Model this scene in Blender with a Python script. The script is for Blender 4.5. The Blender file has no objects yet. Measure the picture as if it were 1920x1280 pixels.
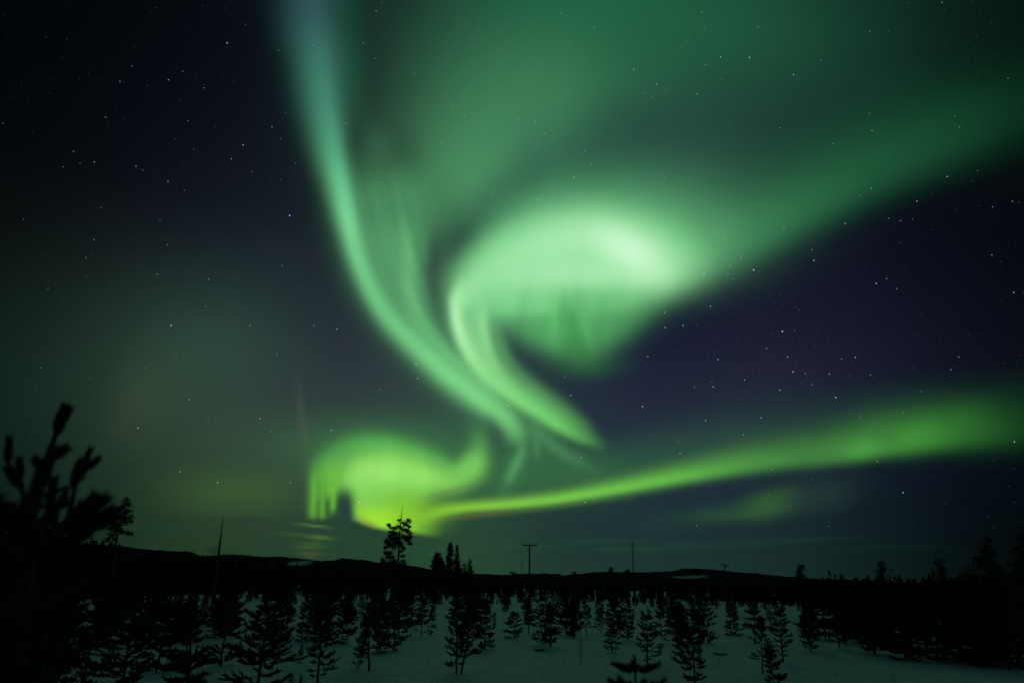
import bpy, math, random
import numpy as np
from mathutils import Vector, Matrix

SC = bpy.context.scene
COL = SC.collection
R = math.radians

# ---------------------------------------------------------------- sky light model (directions from the viewpoint)
W0, H0 = 1920.0, 1280.0
FOC = 1350.0                       # focal length in photo pixels
CAM_H = 3.6
PITCH = math.radians(18.75)
ROLL = math.radians(1.0)
_f = np.array((0, math.cos(PITCH), math.sin(PITCH)))
_u0 = np.array((0, -math.sin(PITCH), math.cos(PITCH)))
_r0 = np.array((1.0, 0, 0))
# camera rolled so that the horizon drops to the right
_r = _r0*math.cos(ROLL) + _u0*math.sin(ROLL)
_u = -_r0*math.sin(ROLL) + _u0*math.cos(ROLL)

def ray(px, py):
    """unit direction(s) for a sky bearing given on the survey grid (1920 x 1280)"""
    px = np.asarray(px, float); py = np.asarray(py, float)
    d = _f + ((px-W0/2)/FOC)[..., None]*_r + ((H0/2-py)/FOC)[..., None]*_u
    return d/np.linalg.norm(d, axis=-1, keepdims=True)

def lin(c):
    c = np.asarray(c, float)/255.0
    return np.where(c <= 0.04045, c/12.92, ((c+0.055)/1.055)**2.4)

# night sky colour seen between the aurora, bearing -> colour
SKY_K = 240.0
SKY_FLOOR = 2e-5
SKY_REST = (22, 44, 43)  # unseen rest of the sky, its colour set to light the snow
SKY = [
 (0, 0, (2, 4, 6)), (200, 40, (3, 6, 8)), (380, 40, (5, 9, 13)), (500, 60, (9, 13, 20)), (0, 200, (3, 5, 6)), (180, 200, (5, 8, 12)), (350, 200, (9, 12, 21)), (490, 220, (14, 18, 28)),
 (0, 370, (5, 8, 8)), (180, 370, (10, 13, 18)), (350, 370, (13, 17, 27)), (520, 370, (19, 24, 34)), (0, 520, (10, 17, 15)), (180, 520, (20, 26, 27)), (360, 510, (22, 27, 37)), (520, 510, (26, 33, 42)), (640, 560, (30, 37, 45)),
 (0, 660, (12, 29, 24)), (150, 640, (27, 43, 36)), (270, 650, (42, 60, 50)), (390, 640, (47, 78, 64)), (500, 620, (40, 60, 57)), (600, 650, (38, 46, 54)), (700, 680, (42, 50, 57)),
 (20, 800, (9, 27, 24)), (130, 780, (23, 49, 37)), (250, 770, (47, 65, 50)), (380, 770, (51, 75, 62)), (480, 760, (51, 66, 63)), (545, 810, (46, 50, 60)), (640, 770, (52, 62, 66)), (760, 780, (50, 68, 66)), (850, 790, (52, 76, 68)),
 (20, 940, (7, 22, 20)), (140, 920, (18, 36, 31)), (260, 910, (32, 54, 42)), (380, 905, (54, 72, 48)), (480, 890, (52, 76, 50)), (560, 890, (54, 58, 58)), (690, 920, (40, 70, 56)), (645, 955, (32, 60, 58)),
 (40, 1040, (3, 18, 4)), (200, 1020, (18, 44, 25)), (330, 1010, (24, 54, 31)), (460, 1020, (28, 58, 33)), (600, 1020, (32, 66, 34)), (740, 1030, (32, 70, 37)), (880, 1045, (32, 72, 35)), (1000, 1055, (31, 70, 31)), (1130, 1050, (30, 68, 31)), (1260, 1050, (28, 62, 31)), (1400, 1050, (22, 54, 27)), (1530, 1050, (19, 47, 27)), (1660, 1050, (10, 30, 17)), (1800, 1050, (4, 14, 7)), (1950, 1050, (2, 7, 2)),
 (860, 990, (44, 70, 54)), (900, 930, (48, 82, 66)), (990, 985, (31, 40, 58)), (1100, 970, (26, 36, 62)), (1220, 960, (26, 37, 62)), (1340, 990, (27, 43, 54)), (1460, 990, (25, 40, 52)), (1330, 930, (31, 42, 64)), (1480, 900, (33, 40, 58)), (1600, 950, (17, 26, 41)), (1740, 930, (8, 14, 29)), (1900, 930, (3, 7, 13)), (1100, 1010, (29, 48, 51)), (1180, 1000, (28, 43, 54)), (1680, 890, (14, 19, 36)), (1560, 890, (26, 34, 48)), (1620, 1000, (13, 30, 24)), (1800, 990, (4, 9, 12)),
 (1050, 860, (46, 72, 62)), (1180, 830, (46, 58, 66)), (1290, 800, (43, 47, 65)), (1400, 780, (40, 50, 62)), (1520, 740, (34, 40, 56)), (1660, 710, (24, 29, 46)), (1800, 680, (15, 21, 30)), (1940, 640, (6, 11, 14)),
 (1060, 720, (36, 44, 62)), (1170, 740, (32, 36, 62)), (1180, 680, (22, 24, 52)), (1290, 700, (25, 26, 50)), (1420, 680, (28, 28, 50)), (1550, 640, (25, 25, 45)), (1680, 580, (18, 17, 36)), (1820, 550, (11, 11, 24)), (1920, 500, (6, 7, 14)), (1300, 600, (22, 24, 44)), (1420, 560, (22, 23, 42)), (1550, 520, (18, 18, 36)), (1680, 440, (11, 13, 24)), (1820, 400, (7, 8, 15)), (1930, 350, (4, 6, 9)), (1020, 640, (36, 44, 58)), (1230, 640, (22, 27, 45)),
 (830, 540, (44, 64, 60)), (690, 30, (18, 32, 32)), (700, 110, (22, 36, 38)), (712, 190, (30, 46, 46)), (740, 290, (40, 70, 54)), (950, 250, (38, 72, 62)), (1120, 270, (38, 70, 64)), (860, 60, (24, 58, 48)), (1000, 40, (24, 66, 50)), (1150, 40, (24, 68, 50)), (1400, 40, (22, 60, 44)), (1300, 200, (40, 72, 64)), (1450, 210, (30, 60, 52)), (1600, 60, (18, 48, 38)), (1750, 50, (10, 32, 25)), (1900, 40, (4, 13, 11)), (1600, 180, (24, 58, 46)), (1900, 180, (8, 28, 20)),
]

# the aurora: each glowing sheet is a set of ridges and patches on the survey grid
GX0, GX1, GY0, GY1, GS = -420.0, 2340.0, -330.0, 1110.0, 4.0
gx = np.arange(GX0, GX1+1, GS); gy = np.arange(GY0, GY1+1, GS)
NX, NY = len(gx), len(gy)
PX, PY = np.meshgrid(gx, gy)

def blur(a, s):
    s = s/GS
    if s <= 0: return a
    n = int(3*s)+1
    k = np.exp(-0.5*(np.arange(-n, n+1)/s)**2); k /= k.sum()
    p = np.pad(a, ((n, n), (n, n)), mode='edge')
    b = sum(k[i]*p[i:i+a.shape[0], :] for i in range(2*n+1))
    return sum(k[i]*b[:, i:i+a.shape[1]] for i in range(2*n+1))

def spline(P, per=26):
    P = np.asarray(P, float); out = []
    for i in range(len(P)-1):
        p0 = P[max(i-1, 0)]; p1 = P[i]; p2 = P[i+1]; p3 = P[min(i+2, len(P)-1)]
        for t in np.linspace(0, 1, per, endpoint=(i == len(P)-2)):
            q = 0.5*((2*p1)+(-p0+p2)*t+(2*p0-5*p1+4*p2-p3)*t*t+(-p0+3*p1-3*p2+p3)*t**3)
            l = p1+(p2-p1)*t
            q[2:] = l[2:]
            out.append(q)
    return np.array(out)

def ridge(pts, pl=2.0, pr=2.0, soft=7, sd=6.0):
    """pts rows: x, y, width on the left hand, width on the right hand, strength, r, g, b (sRGB at the ridge)"""
    P = [tuple(p[:5])+tuple(lin(p[5:8])) for p in pts]
    S = spline(P)
    best = np.full(PX.shape, 1e12); idx = np.zeros(PX.shape, int)
    for i, q in enumerate(S):
        d = (PX-q[0])**2+(PY-q[1])**2
        m = d < best
        best[m] = d[m]; idx[m] = i
    T = np.gradient(S[:, :2], axis=0); T /= np.linalg.norm(T, axis=1, keepdims=True)+1e-9
    q = S[idx]; t = T[idx]
    cr = t[..., 0]*(PY-q[..., 1])-t[..., 1]*(PX-q[..., 0])
    d = np.sqrt(best)
    side = 1/(1+np.exp(-np.clip(cr/sd, -40, 40)))
    gl = np.exp(-(d/np.maximum(q[..., 2], 1))**pl); gr = np.exp(-(d/np.maximum(q[..., 3], 1))**pr)
    g = (gl*(1-side)+gr*side)*q[..., 4]
    col = np.stack([blur(q[..., 5+k], 26) for k in range(3)], -1)
    return blur(g, soft), col

def patch(x, y, sx, sy, rot, c, strength=1.0, p=2.0):
    a = math.radians(rot); dx = PX-x; dy = PY-y
    u = (dx*math.cos(a)+dy*math.sin(a))/sx; v = (-dx*math.sin(a)+dy*math.cos(a))/sy
    return strength*np.exp(-((u*u+v*v)**(p/2))), lin(c)

def poly(pts, soft, c, strength=1.0):
    """filled outline, softened"""
    P = np.asarray(pts, float); ins = np.zeros(PX.shape, bool)
    for i in range(len(P)):
        x1, y1 = P[i]; x2, y2 = P[(i+1) % len(P)]
        if y1 == y2: continue
        c_ = ((y1 > PY) != (y2 > PY)) & (PX < (x2-x1)*(PY-y1)/(y2-y1)+x1)
        ins ^= c_
    return strength*blur(ins.astype(float), soft), lin(c)

def noise1(x, seed, scale):
    rs = np.random.RandomState(seed); v = rs.rand(4096)
    t = x/scale+1000; i = np.floor(t).astype(int); f = t-i; f = f*f*(3-2*f)
    return v[i % 4096]*(1-f)+v[(i+1) % 4096]*f

def sstep(a, b, x):
    t = np.clip((x-a)/(b-a), 0, 1); return t*t*(3-2*t)

# thin cloud low on the horizon hides the foot of the aurora
CLX = [-420, 300, 480, 560, 640, 669, 682, 702, 726, 772, 818, 855, 1000, 1100, 2340]
CLY = [960, 964, 968, 974, 974, 975, 981, 987, 991, 998, 1005, 1010, 1018, 1024, 1030]
cloud_y = np.interp(PX, CLX, CLY)
above_cloud = 1-sstep(-5, 7, PY-cloud_y)

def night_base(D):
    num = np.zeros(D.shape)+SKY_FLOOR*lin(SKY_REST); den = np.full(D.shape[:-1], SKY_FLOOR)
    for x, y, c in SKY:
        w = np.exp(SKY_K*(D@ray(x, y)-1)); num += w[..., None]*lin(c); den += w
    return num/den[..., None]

def aurora():
    """light of every sheet, one after another, as it adds to what is already in the sky"""
    out = {}; T = [night_base(ray(PX, PY))]
    last = [T[0].copy()]
    def lay(mc, k=None):
        m, c = mc
        if k is not None: m = m*k
        T[0] = T[0]*(1-m[..., None])+c*m[..., None]
    def done(name):
        out[name] = np.maximum(T[0]-last[0], 0); last[0] = last[0]+out[name]; T[0] = last[0].copy()
    # ---- wide veil over the upper sky and the arm that leaves to the right
    lay(ridge([(1130, -330, 260, 280, .8, 24, 88, 62), (1110, 0, 220, 250, .9, 34, 102, 70), (1060, 150, 100, 215, .95, 60, 122, 84), (960, 260, 66, 195, 1, 66, 132, 90), (880, 350, 50, 140, 1, 76, 142, 96), (826, 410, 36, 30, .3, 80, 146, 98), (800, 480, 20, 20, 0, 82, 148, 98)], 2, 2, 18))
    lay(patch(1000, 270, 60, 60, 0, (62, 106, 92), .35)); lay(patch(930, 390, 60, 46, -40, (64, 120, 90), .7)); lay(patch(712, 275, 40, 50, 0, (60, 104, 76), .6))
    lay(patch(1310, 60, 240, 110, 0, (34, 92, 64), .6))
    lay(ridge([(1180, 520, 130, 50, .0, 70, 130, 86), (1300, 480, 70, 46, .6, 62, 124, 82), (1390, 452, 70, 40, .95, 52, 118, 78), (1480, 402, 76, 44, 1, 44, 104, 68), (1620, 322, 80, 54, 1, 32, 86, 56), (1780, 248, 84, 66, 1, 22, 68, 44), (1960, 175, 80, 72, .9, 12, 42, 28), (2340, 40, 90, 90, .6, 6, 24, 18)], 2.0, 2.6, 11))
    done('veil')
    # ---- tall sheet that falls from the top of the sky on the left
    lay(poly([(640, 330), (690, 330), (760, 320), (840, 320), (822, 400), (808, 470), (800, 520), (812, 585), (842, 634), (892, 690), (960, 745), (985, 800), (930, 790), (850, 720), (740, 620), (690, 550), (660, 470), (645, 400)], 30, (76, 142, 95), .97))
    lay(ridge([(660, -330, 50, 50, .6, 20, 44, 40), (645, 0, 40, 50, .8, 26, 66, 50), (650, 120, 36, 30, .8, 32, 78, 58), (665, 220, 30, 30, .3, 44, 92, 66)], 2, 2, 10))
    lay(ridge([(590, -330, 60, 80, .9, 40, 72, 80), (588, 0, 42, 56, .95, 48, 82, 86), (598, 100, 38, 46, .95, 60, 116, 102), (612, 200, 30, 40, .95, 70, 138, 114), (626, 280, 22, 33, 1, 82, 160, 122), (641, 350, 18, 25, 1, 104, 200, 142), (656, 425, 18, 19, 1, 128, 218, 152), (682, 510, 17, 17, 1, 118, 208, 140), (720, 582, 22, 18, 1, 112, 200, 132), (770, 636, 30, 21, 1, 114, 204, 132), (840, 700, 34, 24, 1, 122, 212, 134), (905, 752, 32, 21, 1, 124, 212, 132), (945, 784, 26, 19, 1, 116, 202, 122), (970, 815, 20, 22, .95, 108, 194, 116), (984, 846, 9, 14, .6, 88, 164, 98), (990, 872, 6, 14, 0, 70, 130, 84)], 2.0, 2.0, 4))
    lay(ridge([(752, 400, 16, 18, 0, 90, 170, 110), (762, 480, 11, 14, .9, 114, 196, 130), (772, 550, 11, 15, .9, 118, 202, 132), (800, 620, 16, 20, .6, 112, 198, 126), (866, 690, 16, 16, .3, 112, 198, 124)], 2, 2, 5))
    lay(ridge([(706, 440, 9, 9, 0, 96, 166, 112), (716, 510, 9, 10, .3, 96, 170, 112), (740, 580, 9, 10, .0, 96, 170, 112)], 2, 2, 4))
    lay(poly([(660, 440), (700, 420), (780, 430), (795, 520), (812, 590), (850, 645), (800, 640), (740, 600), (690, 530)], 18, (94, 168, 112), .45))
    # dark gap between the two sheets, then the narrow lane
    lay(ridge([(822, 410, 12, 10, 0, 60, 96, 76), (820, 460, 15, 15, .8, 54, 88, 70), (817, 510, 21, 20, 1, 42, 64, 56), (823, 562, 19, 18, 1, 46, 74, 62), (840, 615, 13, 13, .95, 66, 112, 84), (870, 662, 9, 9, .8, 76, 132, 90), (920, 714, 8, 8, .7, 82, 146, 94), (966, 760, 9, 9, .75, 70, 130, 82), (1010, 800, 14, 12, .6, 60, 114, 74), (1050, 832, 16, 14, .2, 56, 104, 70)], 2.4, 2.4, 4))
    lay(ridge([(1000, 810, 16, 20, .5, 84, 156, 98), (1040, 845, 22, 18, .55, 64, 118, 80), (1100, 876, 24, 18, .3, 56, 100, 72), (1160, 900, 24, 18, 0, 50, 90, 70)], 2, 2, 6))
    lay(patch(1010, 870, 130, 50, 10, (52, 100, 66), .75))
    lay(ridge([(990, 838, 10, 10, .0, 76, 140, 90), (972, 862, 15, 15, .85, 78, 146, 90), (956, 892, 17, 15, .9, 76, 144, 84), (945, 920, 15, 14, .55, 66, 124, 74), (938, 945, 10, 10, 0, 60, 116, 70)], 2, 2, 4))
    lay(ridge([(908, 772, 14, 14, 0, 58, 96, 76), (926, 815, 14, 14, .9, 48, 68, 66), (930, 855, 14, 14, .9, 48, 78, 66), (920, 896, 12, 14, .5, 52, 92, 68), (900, 930, 9, 12, 0, 56, 96, 66)], 2, 2, 6))
    xc = np.interp(PY, [200, 350, 430, 510, 582, 636, 700, 752, 800], [612, 641, 660, 686, 724, 772, 842, 906, 960])
    q = PX-xc
    tex = .5*noise1(q+0.05*PY, 71, 15)+.3*noise1(q, 72, 7)+.2*noise1(q, 73, 34)-.5
    win = sstep(-12, 14, q)*(1-sstep(130, 220, q))*sstep(230, 360, PY)*(1-sstep(660, 790, PY))
    T[0] = last[0]+np.maximum(T[0]-last[0], 0)*(1+0.36*win*blur(tex, 2))[..., None]
    for pts in ([(1000, 806, 9, 9, 0), (1006, 838, 9, 9, .4), (1008, 872, 8, 9, 0)], [(1000, 800, 12, 12, .2), (1040, 838, 13, 12, .4), (1085, 866, 13, 12, .3), (1130, 888, 12, 12, 0)], [(978, 842, 6, 6, .4), (966, 876, 6, 7, .55), (948, 912, 6, 6, 0)]):
        lay(ridge([q+(88, 160, 100) for q in pts], 2, 2, 2))
    done('curtain')
    # ---- the great hook in the middle of the sky
    gate = sstep(-5, 120, PX-(832+0.7*np.clip(480-PY, 0, 220)))
    lay(patch(1080, 425, 265, 104, -6, (76, 148, 102), .75), gate); lay(patch(1105, 440, 205, 76, -3, (112, 196, 132), .85), gate)
    lay(poly([(847, 524), (874, 486), (930, 440), (1030, 410), (1150, 402), (1260, 420), (1310, 450), (1335, 480), (1280, 522), (1205, 566), (1140, 612), (1090, 640), (1050, 640), (1000, 622), (950, 596), (918, 588), (922, 660), (950, 712), (900, 690), (870, 640), (853, 590)], 20, (120, 206, 136), .97))
    lay(poly([(945, 596), (1030, 572), (1180, 572), (1300, 510), (1210, 590), (1150, 640), (1112, 676), (1060, 668), (1000, 630)], 20, (70, 140, 88), .8))
    lay(ridge([(1345, 480, 50, 40, .1, 110, 180, 124), (1270, 500, 50, 40, .6, 146, 218, 152), (1220, 492, 50, 40, 1, 190, 244, 196), (1165, 462, 44, 46, 1, 192, 246, 196), (1100, 446, 44, 44, .9, 174, 236, 180), (1020, 458, 44, 62, .9, 166, 236, 176), (950, 488, 40, 56, .85, 154, 228, 164), (895, 530, 26, 36, .7, 150, 226, 158), (868, 565, 14, 20, .7, 160, 232, 164)][::-1], 2.0, 2.0, 8))
    lay(patch(1090, 515, 150, 40, -3, (170, 238, 178), .85)); lay(patch(1215, 500, 50, 34, -20, (168, 232, 172), .6)); lay(patch(1020, 575, 80, 14, 0, (122, 206, 136), .6))
    lay(poly([(940, 600), (1000, 590), (1050, 556), (1110, 566), (1180, 584), (1250, 550), (1165, 610), (1108, 645), (1062, 652), (1000, 628)], 28, (78, 160, 92), .85)); lay(patch(1010, 566, 100, 26, 0, (126, 210, 138), .6)); lay(patch(1150, 566, 70, 22, -12, (112, 196, 124), .5))
    lay(patch(1062, 610, 30, 34, 0, (78, 172, 92), .7)); lay(patch(1086, 655, 34, 26, 30, (62, 132, 74), .75))
    for (x, y, w, l, r, c, k) in [(1058, 585, 13, 40, -8, (72, 158, 88), .4), (1096, 600, 10, 50, -12, (96, 182, 112), .45), (1078, 625, 9, 40, -10, (68, 146, 80), .4), (1040, 600, 9, 40, -4, (100, 188, 114), .4), (1130, 600, 12, 40, -8, (86, 166, 100), .4)]:
        lay(patch(x, y, w, l, r, c, k))
    lay(ridge([(880, 520, 20, 14, 0, 150, 228, 158), (858, 552, 16, 12, .8, 168, 238, 172), (854, 585, 14, 9, 1, 186, 246, 184), (862, 625, 17, 10, 1, 176, 242, 174), (885, 672, 24, 12, 1, 150, 228, 148), (915, 708, 31, 13, 1, 140, 220, 140), (955, 738, 32, 13, 1, 130, 216, 130), (1000, 766, 31, 14, 1, 120, 210, 118), (1045, 795, 29, 13, 1, 112, 204, 108), (1084, 817, 24, 10, .85, 98, 184, 90), (1112, 830, 14, 8, .6, 84, 156, 80), (1140, 842, 10, 8, 0, 70, 130, 74)], 2.2, 2.2, 4))
    lay(ridge([(886, 560, 9, 9, 0, 120, 200, 132), (884, 610, 8, 8, .6, 128, 206, 136), (896, 650, 8, 8, .3, 130, 208, 136), (912, 690, 8, 8, 0, 130, 210, 136)], 2, 2, 3))
    lay(ridge([(908, 555, 9, 10, 0, 140, 218, 146), (904, 600, 9, 10, .8, 154, 228, 152), (912, 645, 10, 10, .8, 148, 224, 144), (932, 690, 10, 10, .5, 138, 216, 134), (966, 725, 9, 10, 0, 120, 206, 118)], 2, 2, 4))
    lay(ridge([(928, 600, 8, 8, 0, 110, 186, 120), (938, 650, 10, 10, .7, 92, 166, 100), (962, 690, 10, 12, .45, 92, 170, 98), (1005, 730, 10, 14, .4, 90, 166, 92), (1060, 772, 10, 14, .4, 80, 152, 84), (1105, 808, 9, 12, .3, 70, 130, 74)], 2, 2, 6))
    lay(patch(1182, 474, 62, 30, 32, (206, 250, 210), .75)); lay(patch(1100, 684, 70, 26, 0, (44, 92, 58), .45)); lay(patch(1335, 450, 46, 50, 30, (92, 164, 110), .4))
    low = poly([(930, 545), (1290, 520), (1215, 600), (1120, 690), (1050, 680), (930, 610)], 16, (0, 0, 0))[0]
    rayp = PX+0.16*(PY-560)
    tex = 0.6*noise1(rayp, 61, 29)+0.4*noise1(rayp, 63, 12)-0.5
    T[0] = last[0]+np.maximum(T[0]-last[0], 0)*(1+0.34*low*blur(tex, 4))[..., None]
    done('hook')
    # ---- long low band that runs out to the right
    lay(ridge([(820, 930, 30, 18, .3, 60, 106, 62), (960, 912, 40, 20, .6, 58, 112, 68), (1150, 884, 46, 24, .55, 56, 108, 70), (1380, 836, 60, 30, .4, 52, 94, 68), (1600, 798, 56, 40, .3, 42, 78, 58), (1850, 780, 50, 60, .4, 26, 66, 40), (2100, 730, 60, 60, .5, 16, 48, 28)], 2, 2, 12))
    lay(ridge([(745, 990, 14, 12, .0, 130, 190, 30), (790, 972, 15, 12, .8, 120, 186, 36), (825, 959, 14, 10, 1, 134, 202, 56), (880, 951, 11, 7, 1, 138, 208, 64), (950, 946, 11, 7, 1, 136, 210, 72), (1050, 935, 13, 7.5, 1, 124, 206, 76), (1150, 918, 16, 9, 1, 114, 198, 76), (1250, 899, 20, 11, 1, 104, 188, 76), (1330, 884, 25, 13, 1, 88, 166, 72), (1430, 866, 33, 17, .95, 74, 140, 68), (1530, 853, 38, 19, .95, 66, 130, 62), (1640, 838, 50, 17, .95, 70, 142, 64), (1740, 820, 50, 24, .92, 60, 130, 54), (1850, 806, 50, 32, .8, 38, 98, 42), (1990, 794, 44, 40, .5, 15, 44, 22), (2340, 740, 100, 50, .5, 8, 30, 16)], 1.9, 2.3, 4))
    lay(patch(1722, 818, 50, 26, -14, (64, 144, 56), .6)); lay(patch(1620, 842, 44, 18, -12, (74, 158, 68), .7)); lay(patch(1560, 850, 40, 18, -10, (66, 122, 66), .35)); lay(patch(1660, 818, 26, 30, 20, (52, 104, 54), .35)); lay(patch(1790, 790, 50, 26, -20, (46, 110, 46), .4)); lay(patch(1500, 846, 30, 22, 10, (64, 112, 66), .3))
    lay(patch(890, 966, 90, 4.5, -6, (88, 96, 50), .7)); lay(patch(1080, 945, 130, 4, -8, (70, 104, 60), .4))
    lay(patch(1440, 946, 46, 22, -12, (58, 102, 52), .9)); lay(patch(1375, 958, 100, 18, -8, (42, 76, 56), .6)); lay(patch(1405, 962, 44, 9, -10, (50, 90, 52), .5)); lay(patch(1340, 966, 36, 8, -4, (44, 80, 54), .45)); lay(patch(1470, 930, 30, 18, -30, (52, 84, 56), .4)); lay(patch(1530, 928, 80, 34, -10, (40, 62, 56), .55)); lay(patch(1260, 975, 90, 18, -6, (34, 62, 56), .5))
    for (x, y, sx, sy, r, c, k) in [(1120, 1014, 110, 5, -1, (38, 68, 58), .5), (1300, 1022, 140, 6, -1, (34, 66, 54), .5), (1180, 1030, 90, 4, 0, (40, 76, 52), .4), (1480, 1012, 120, 6, -2, (28, 58, 50), .5), (980, 1024, 80, 4, 1, (42, 78, 54), .4), (1640, 1026, 120, 5, -1, (20, 48, 38), .4), (330, 990, 140, 5, 2, (32, 62, 52), .4)]:
        lay(patch(x, y, sx, sy, r, c, k))
    done('band')
    # ---- bright coil close to the horizon
    lay(patch(740, 850, 200, 60, 4, (62, 116, 72), .85))
    lay(ridge([(594, 960, 12, 12, .5, 70, 120, 50), (594, 910, 14, 18, .8, 78, 150, 62), (612, 868, 20, 26, .9, 80, 156, 76), (660, 842, 22, 36, .95, 84, 168, 80), (715, 838, 22, 44, .95, 94, 182, 84), (770, 850, 20, 40, .95, 92, 180, 84), (815, 866, 18, 36, .9, 92, 176, 80), (855, 882, 14, 28, .9, 96, 180, 86), (888, 866, 16, 22, .9, 102, 186, 92), (899, 838, 18, 16, .8, 88, 164, 88), (897, 806, 18, 15, .5, 76, 136, 80), (886, 770, 18, 18, 0, 60, 110, 76)], 2, 2, 6))
    lay(poly([(630, 905), (640, 880), (668, 860), (715, 850), (765, 860), (812, 880), (852, 892), (884, 880), (902, 850), (908, 874), (892, 894), (862, 910), (830, 920), (798, 930), (772, 950), (750, 1010), (700, 1010), (664, 975), (664, 935), (650, 918), (632, 920)], 13, (134, 214, 92), .95))
    lay(patch(717, 884, 60, 26, 0, (156, 230, 114), .8)); lay(patch(790, 892, 50, 18, 8, (150, 226, 104), .7))
    lay(patch(880, 872, 20, 24, 30, (122, 202, 100), .6))
    lay(patch(840, 922, 60, 4, -16, (110, 128, 84), .5))
    lay(patch(752, 938, 50, 22, 0, (122, 190, 58), .8)); lay(patch(770, 968, 50, 26, 0, (128, 194, 44), .9))
    cm = poly([(600, 930), (605, 870), (660, 835), (720, 828), (800, 850), (860, 880), (905, 850), (905, 880), (840, 925), (780, 945), (740, 1000), (670, 980), (660, 930)], 10, (0, 0, 0))[0]
    mt = .6*noise1(PX+.1*PY, 81, 22)+.4*noise1(PX, 82, 9)-.5
    T[0] = last[0]+np.maximum(T[0]-last[0], 0)*(1+.12*cm*blur(mt, 3))[..., None]
    hang = np.exp(-((PX-612)/38)**6)*sstep(850, 925, PY)*(1-sstep(966, 984, PY))
    px = PX+0.03*(PY-900)
    comb = 0.0
    lay(patch(624, 884, 22, 22, 0, (104, 184, 74), .7))
    for (x0, w, k, y1) in [(589, 4.5, .85, 985), (599, 3.5, .45, 950), (606, 4, .75, 985), (617, 5, 1, 946), (626, 5, 1, 970), (635, 5, .8, 938), (580, 5, .3, 990), (612, 3, .5, 930)]:
        comb = np.maximum(comb, k*np.exp(-((px-x0)/w)**2)*(1-sstep(y1-26, y1, PY)))
    lay((blur(hang*comb, 3), lin((112, 198, 62))))
    lay((np.exp(-((px-604)/20)**4)*sstep(930, 960, PY)*(1-sstep(966, 982, PY))*.18, lin((96, 150, 44))))
    lay(ridge([(668, 935, 8, 12, .0, 130, 190, 60), (676, 958, 8, 18, .9, 150, 214, 58), (698, 970, 12, 22, 1, 166, 236, 50), (728, 982, 14, 26, 1, 158, 228, 26), (775, 990, 14, 26, .9, 138, 204, 26), (806, 996, 12, 20, .5, 100, 156, 40), (830, 1002, 12, 16, 0, 80, 120, 44)][::-1], 2, 2, 4))
    lay(patch(690, 981, 20, 6, 24, (150, 128, 40), .6))
    hole = np.exp(-(np.abs(PX-648-0.06*(PY-950))/15)**2.6)*sstep(900, 944, PY)
    lay((0.96*hole, lin((32, 62, 56))))
    lay((1-above_cloud, last[0]))
    for (x, y, sx, sy, r, c) in [(588, 985, 30, 2.6, 6, (78, 124, 50)), (598, 1007, 22, 3.2, 4, (92, 130, 42)), (566, 1003, 44, 3, 5, (58, 88, 46)), (586, 1018, 26, 2.6, 2, (58, 92, 46)), (582, 1025, 28, 3.2, 1, (62, 96, 46)), (580, 1037, 22, 3.6, 2, (70, 88, 42)), (584, 1043, 12, 4, 3, (64, 74, 38))]:
        lay(patch(x, y, sx, sy, r, c, .85))
    done('coil')
    # ---- faint ray left of the coil and the soft glow in the west
    lay(ridge([(556, 690, 9, 9, 0, 62, 74, 70), (564, 760, 7, 9, .5, 74, 84, 78), (571, 830, 6, 8, .65, 74, 88, 72), (576, 900, 6, 9, .6, 66, 84, 60), (582, 950, 8, 10, .3, 66, 90, 50), (586, 985, 8, 9, 0, 60, 90, 46)], 2, 2, 3))
    lay(patch(400, 660, 130, 80, 0, (48, 76, 64), .35)); lay(patch(265, 760, 60, 80, 35, (56, 66, 52), .5)); lay(patch(460, 920, 120, 46, 0, (58, 88, 50), .85), above_cloud); lay(patch(300, 740, 60, 60, 0, (50, 76, 56), .4))
    done('glow')
    return out
# ---------------------------------------------------------------- camera, world, exposure
cam_d = bpy.data.cameras.new("camera"); cam = bpy.data.objects.new("camera", cam_d); COL.objects.link(cam)
cam_d.sensor_fit = 'HORIZONTAL'; cam_d.sensor_width = 36.0; cam_d.lens = FOC/W0*36.0
cam_d.clip_start = 0.05; cam_d.clip_end = 300000.0
EYE = Vector((0, 0, CAM_H))
M3 = Matrix((tuple(_r), tuple(_u), tuple(-_f))).transposed()
cam.matrix_world = Matrix.Translation(EYE) @ M3.to_4x4()
cam_d.dof.use_dof = True; cam_d.dof.focus_distance = 80.0; cam_d.dof.aperture_fstop = 1.2
SC.camera = cam
SC.view_settings.view_transform = 'Standard'; SC.view_settings.look = 'None'
SC.view_settings.exposure = 0.0; SC.view_settings.gamma = 1.0
SC.cycles.transparent_max_bounces = 32
SC.cycles.max_bounces = 4; SC.cycles.diffuse_bounces = 3
world = bpy.data.worlds.new("World"); SC.world = world; world.use_nodes = True
_n = world.node_tree.nodes; _l = world.node_tree.links
_sk = _n.new("ShaderNodeTexSky"); _sk.sky_type = 'NISHITA'; _sk.sun_disc = False
_sk.sun_elevation = R(-9); _sk.sun_rotation = R(160)
_n["Background"].inputs[1].default_value = 0.05
_l.new(_sk.outputs[0], _n["Background"].inputs[0])

# ---------------------------------------------------------------- helpers
def tag(o, label=None, cat=None, group=None, kind=None):
    if label: o["label"] = label
    if cat: o["category"] = cat
    if group: o["group"] = group
    if kind: o["kind"] = kind
    return o

def link(name, me, parent=None):
    o = bpy.data.objects.new(name, me); COL.objects.link(o)
    if parent is not None: o.parent = parent
    return o

def empty(name, loc, rz=0.0):
    o = bpy.data.objects.new(name, None); COL.objects.link(o)
    o.location = loc; o.rotation_euler = (0, 0, rz); o.empty_display_size = 0.3
    return o

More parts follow.
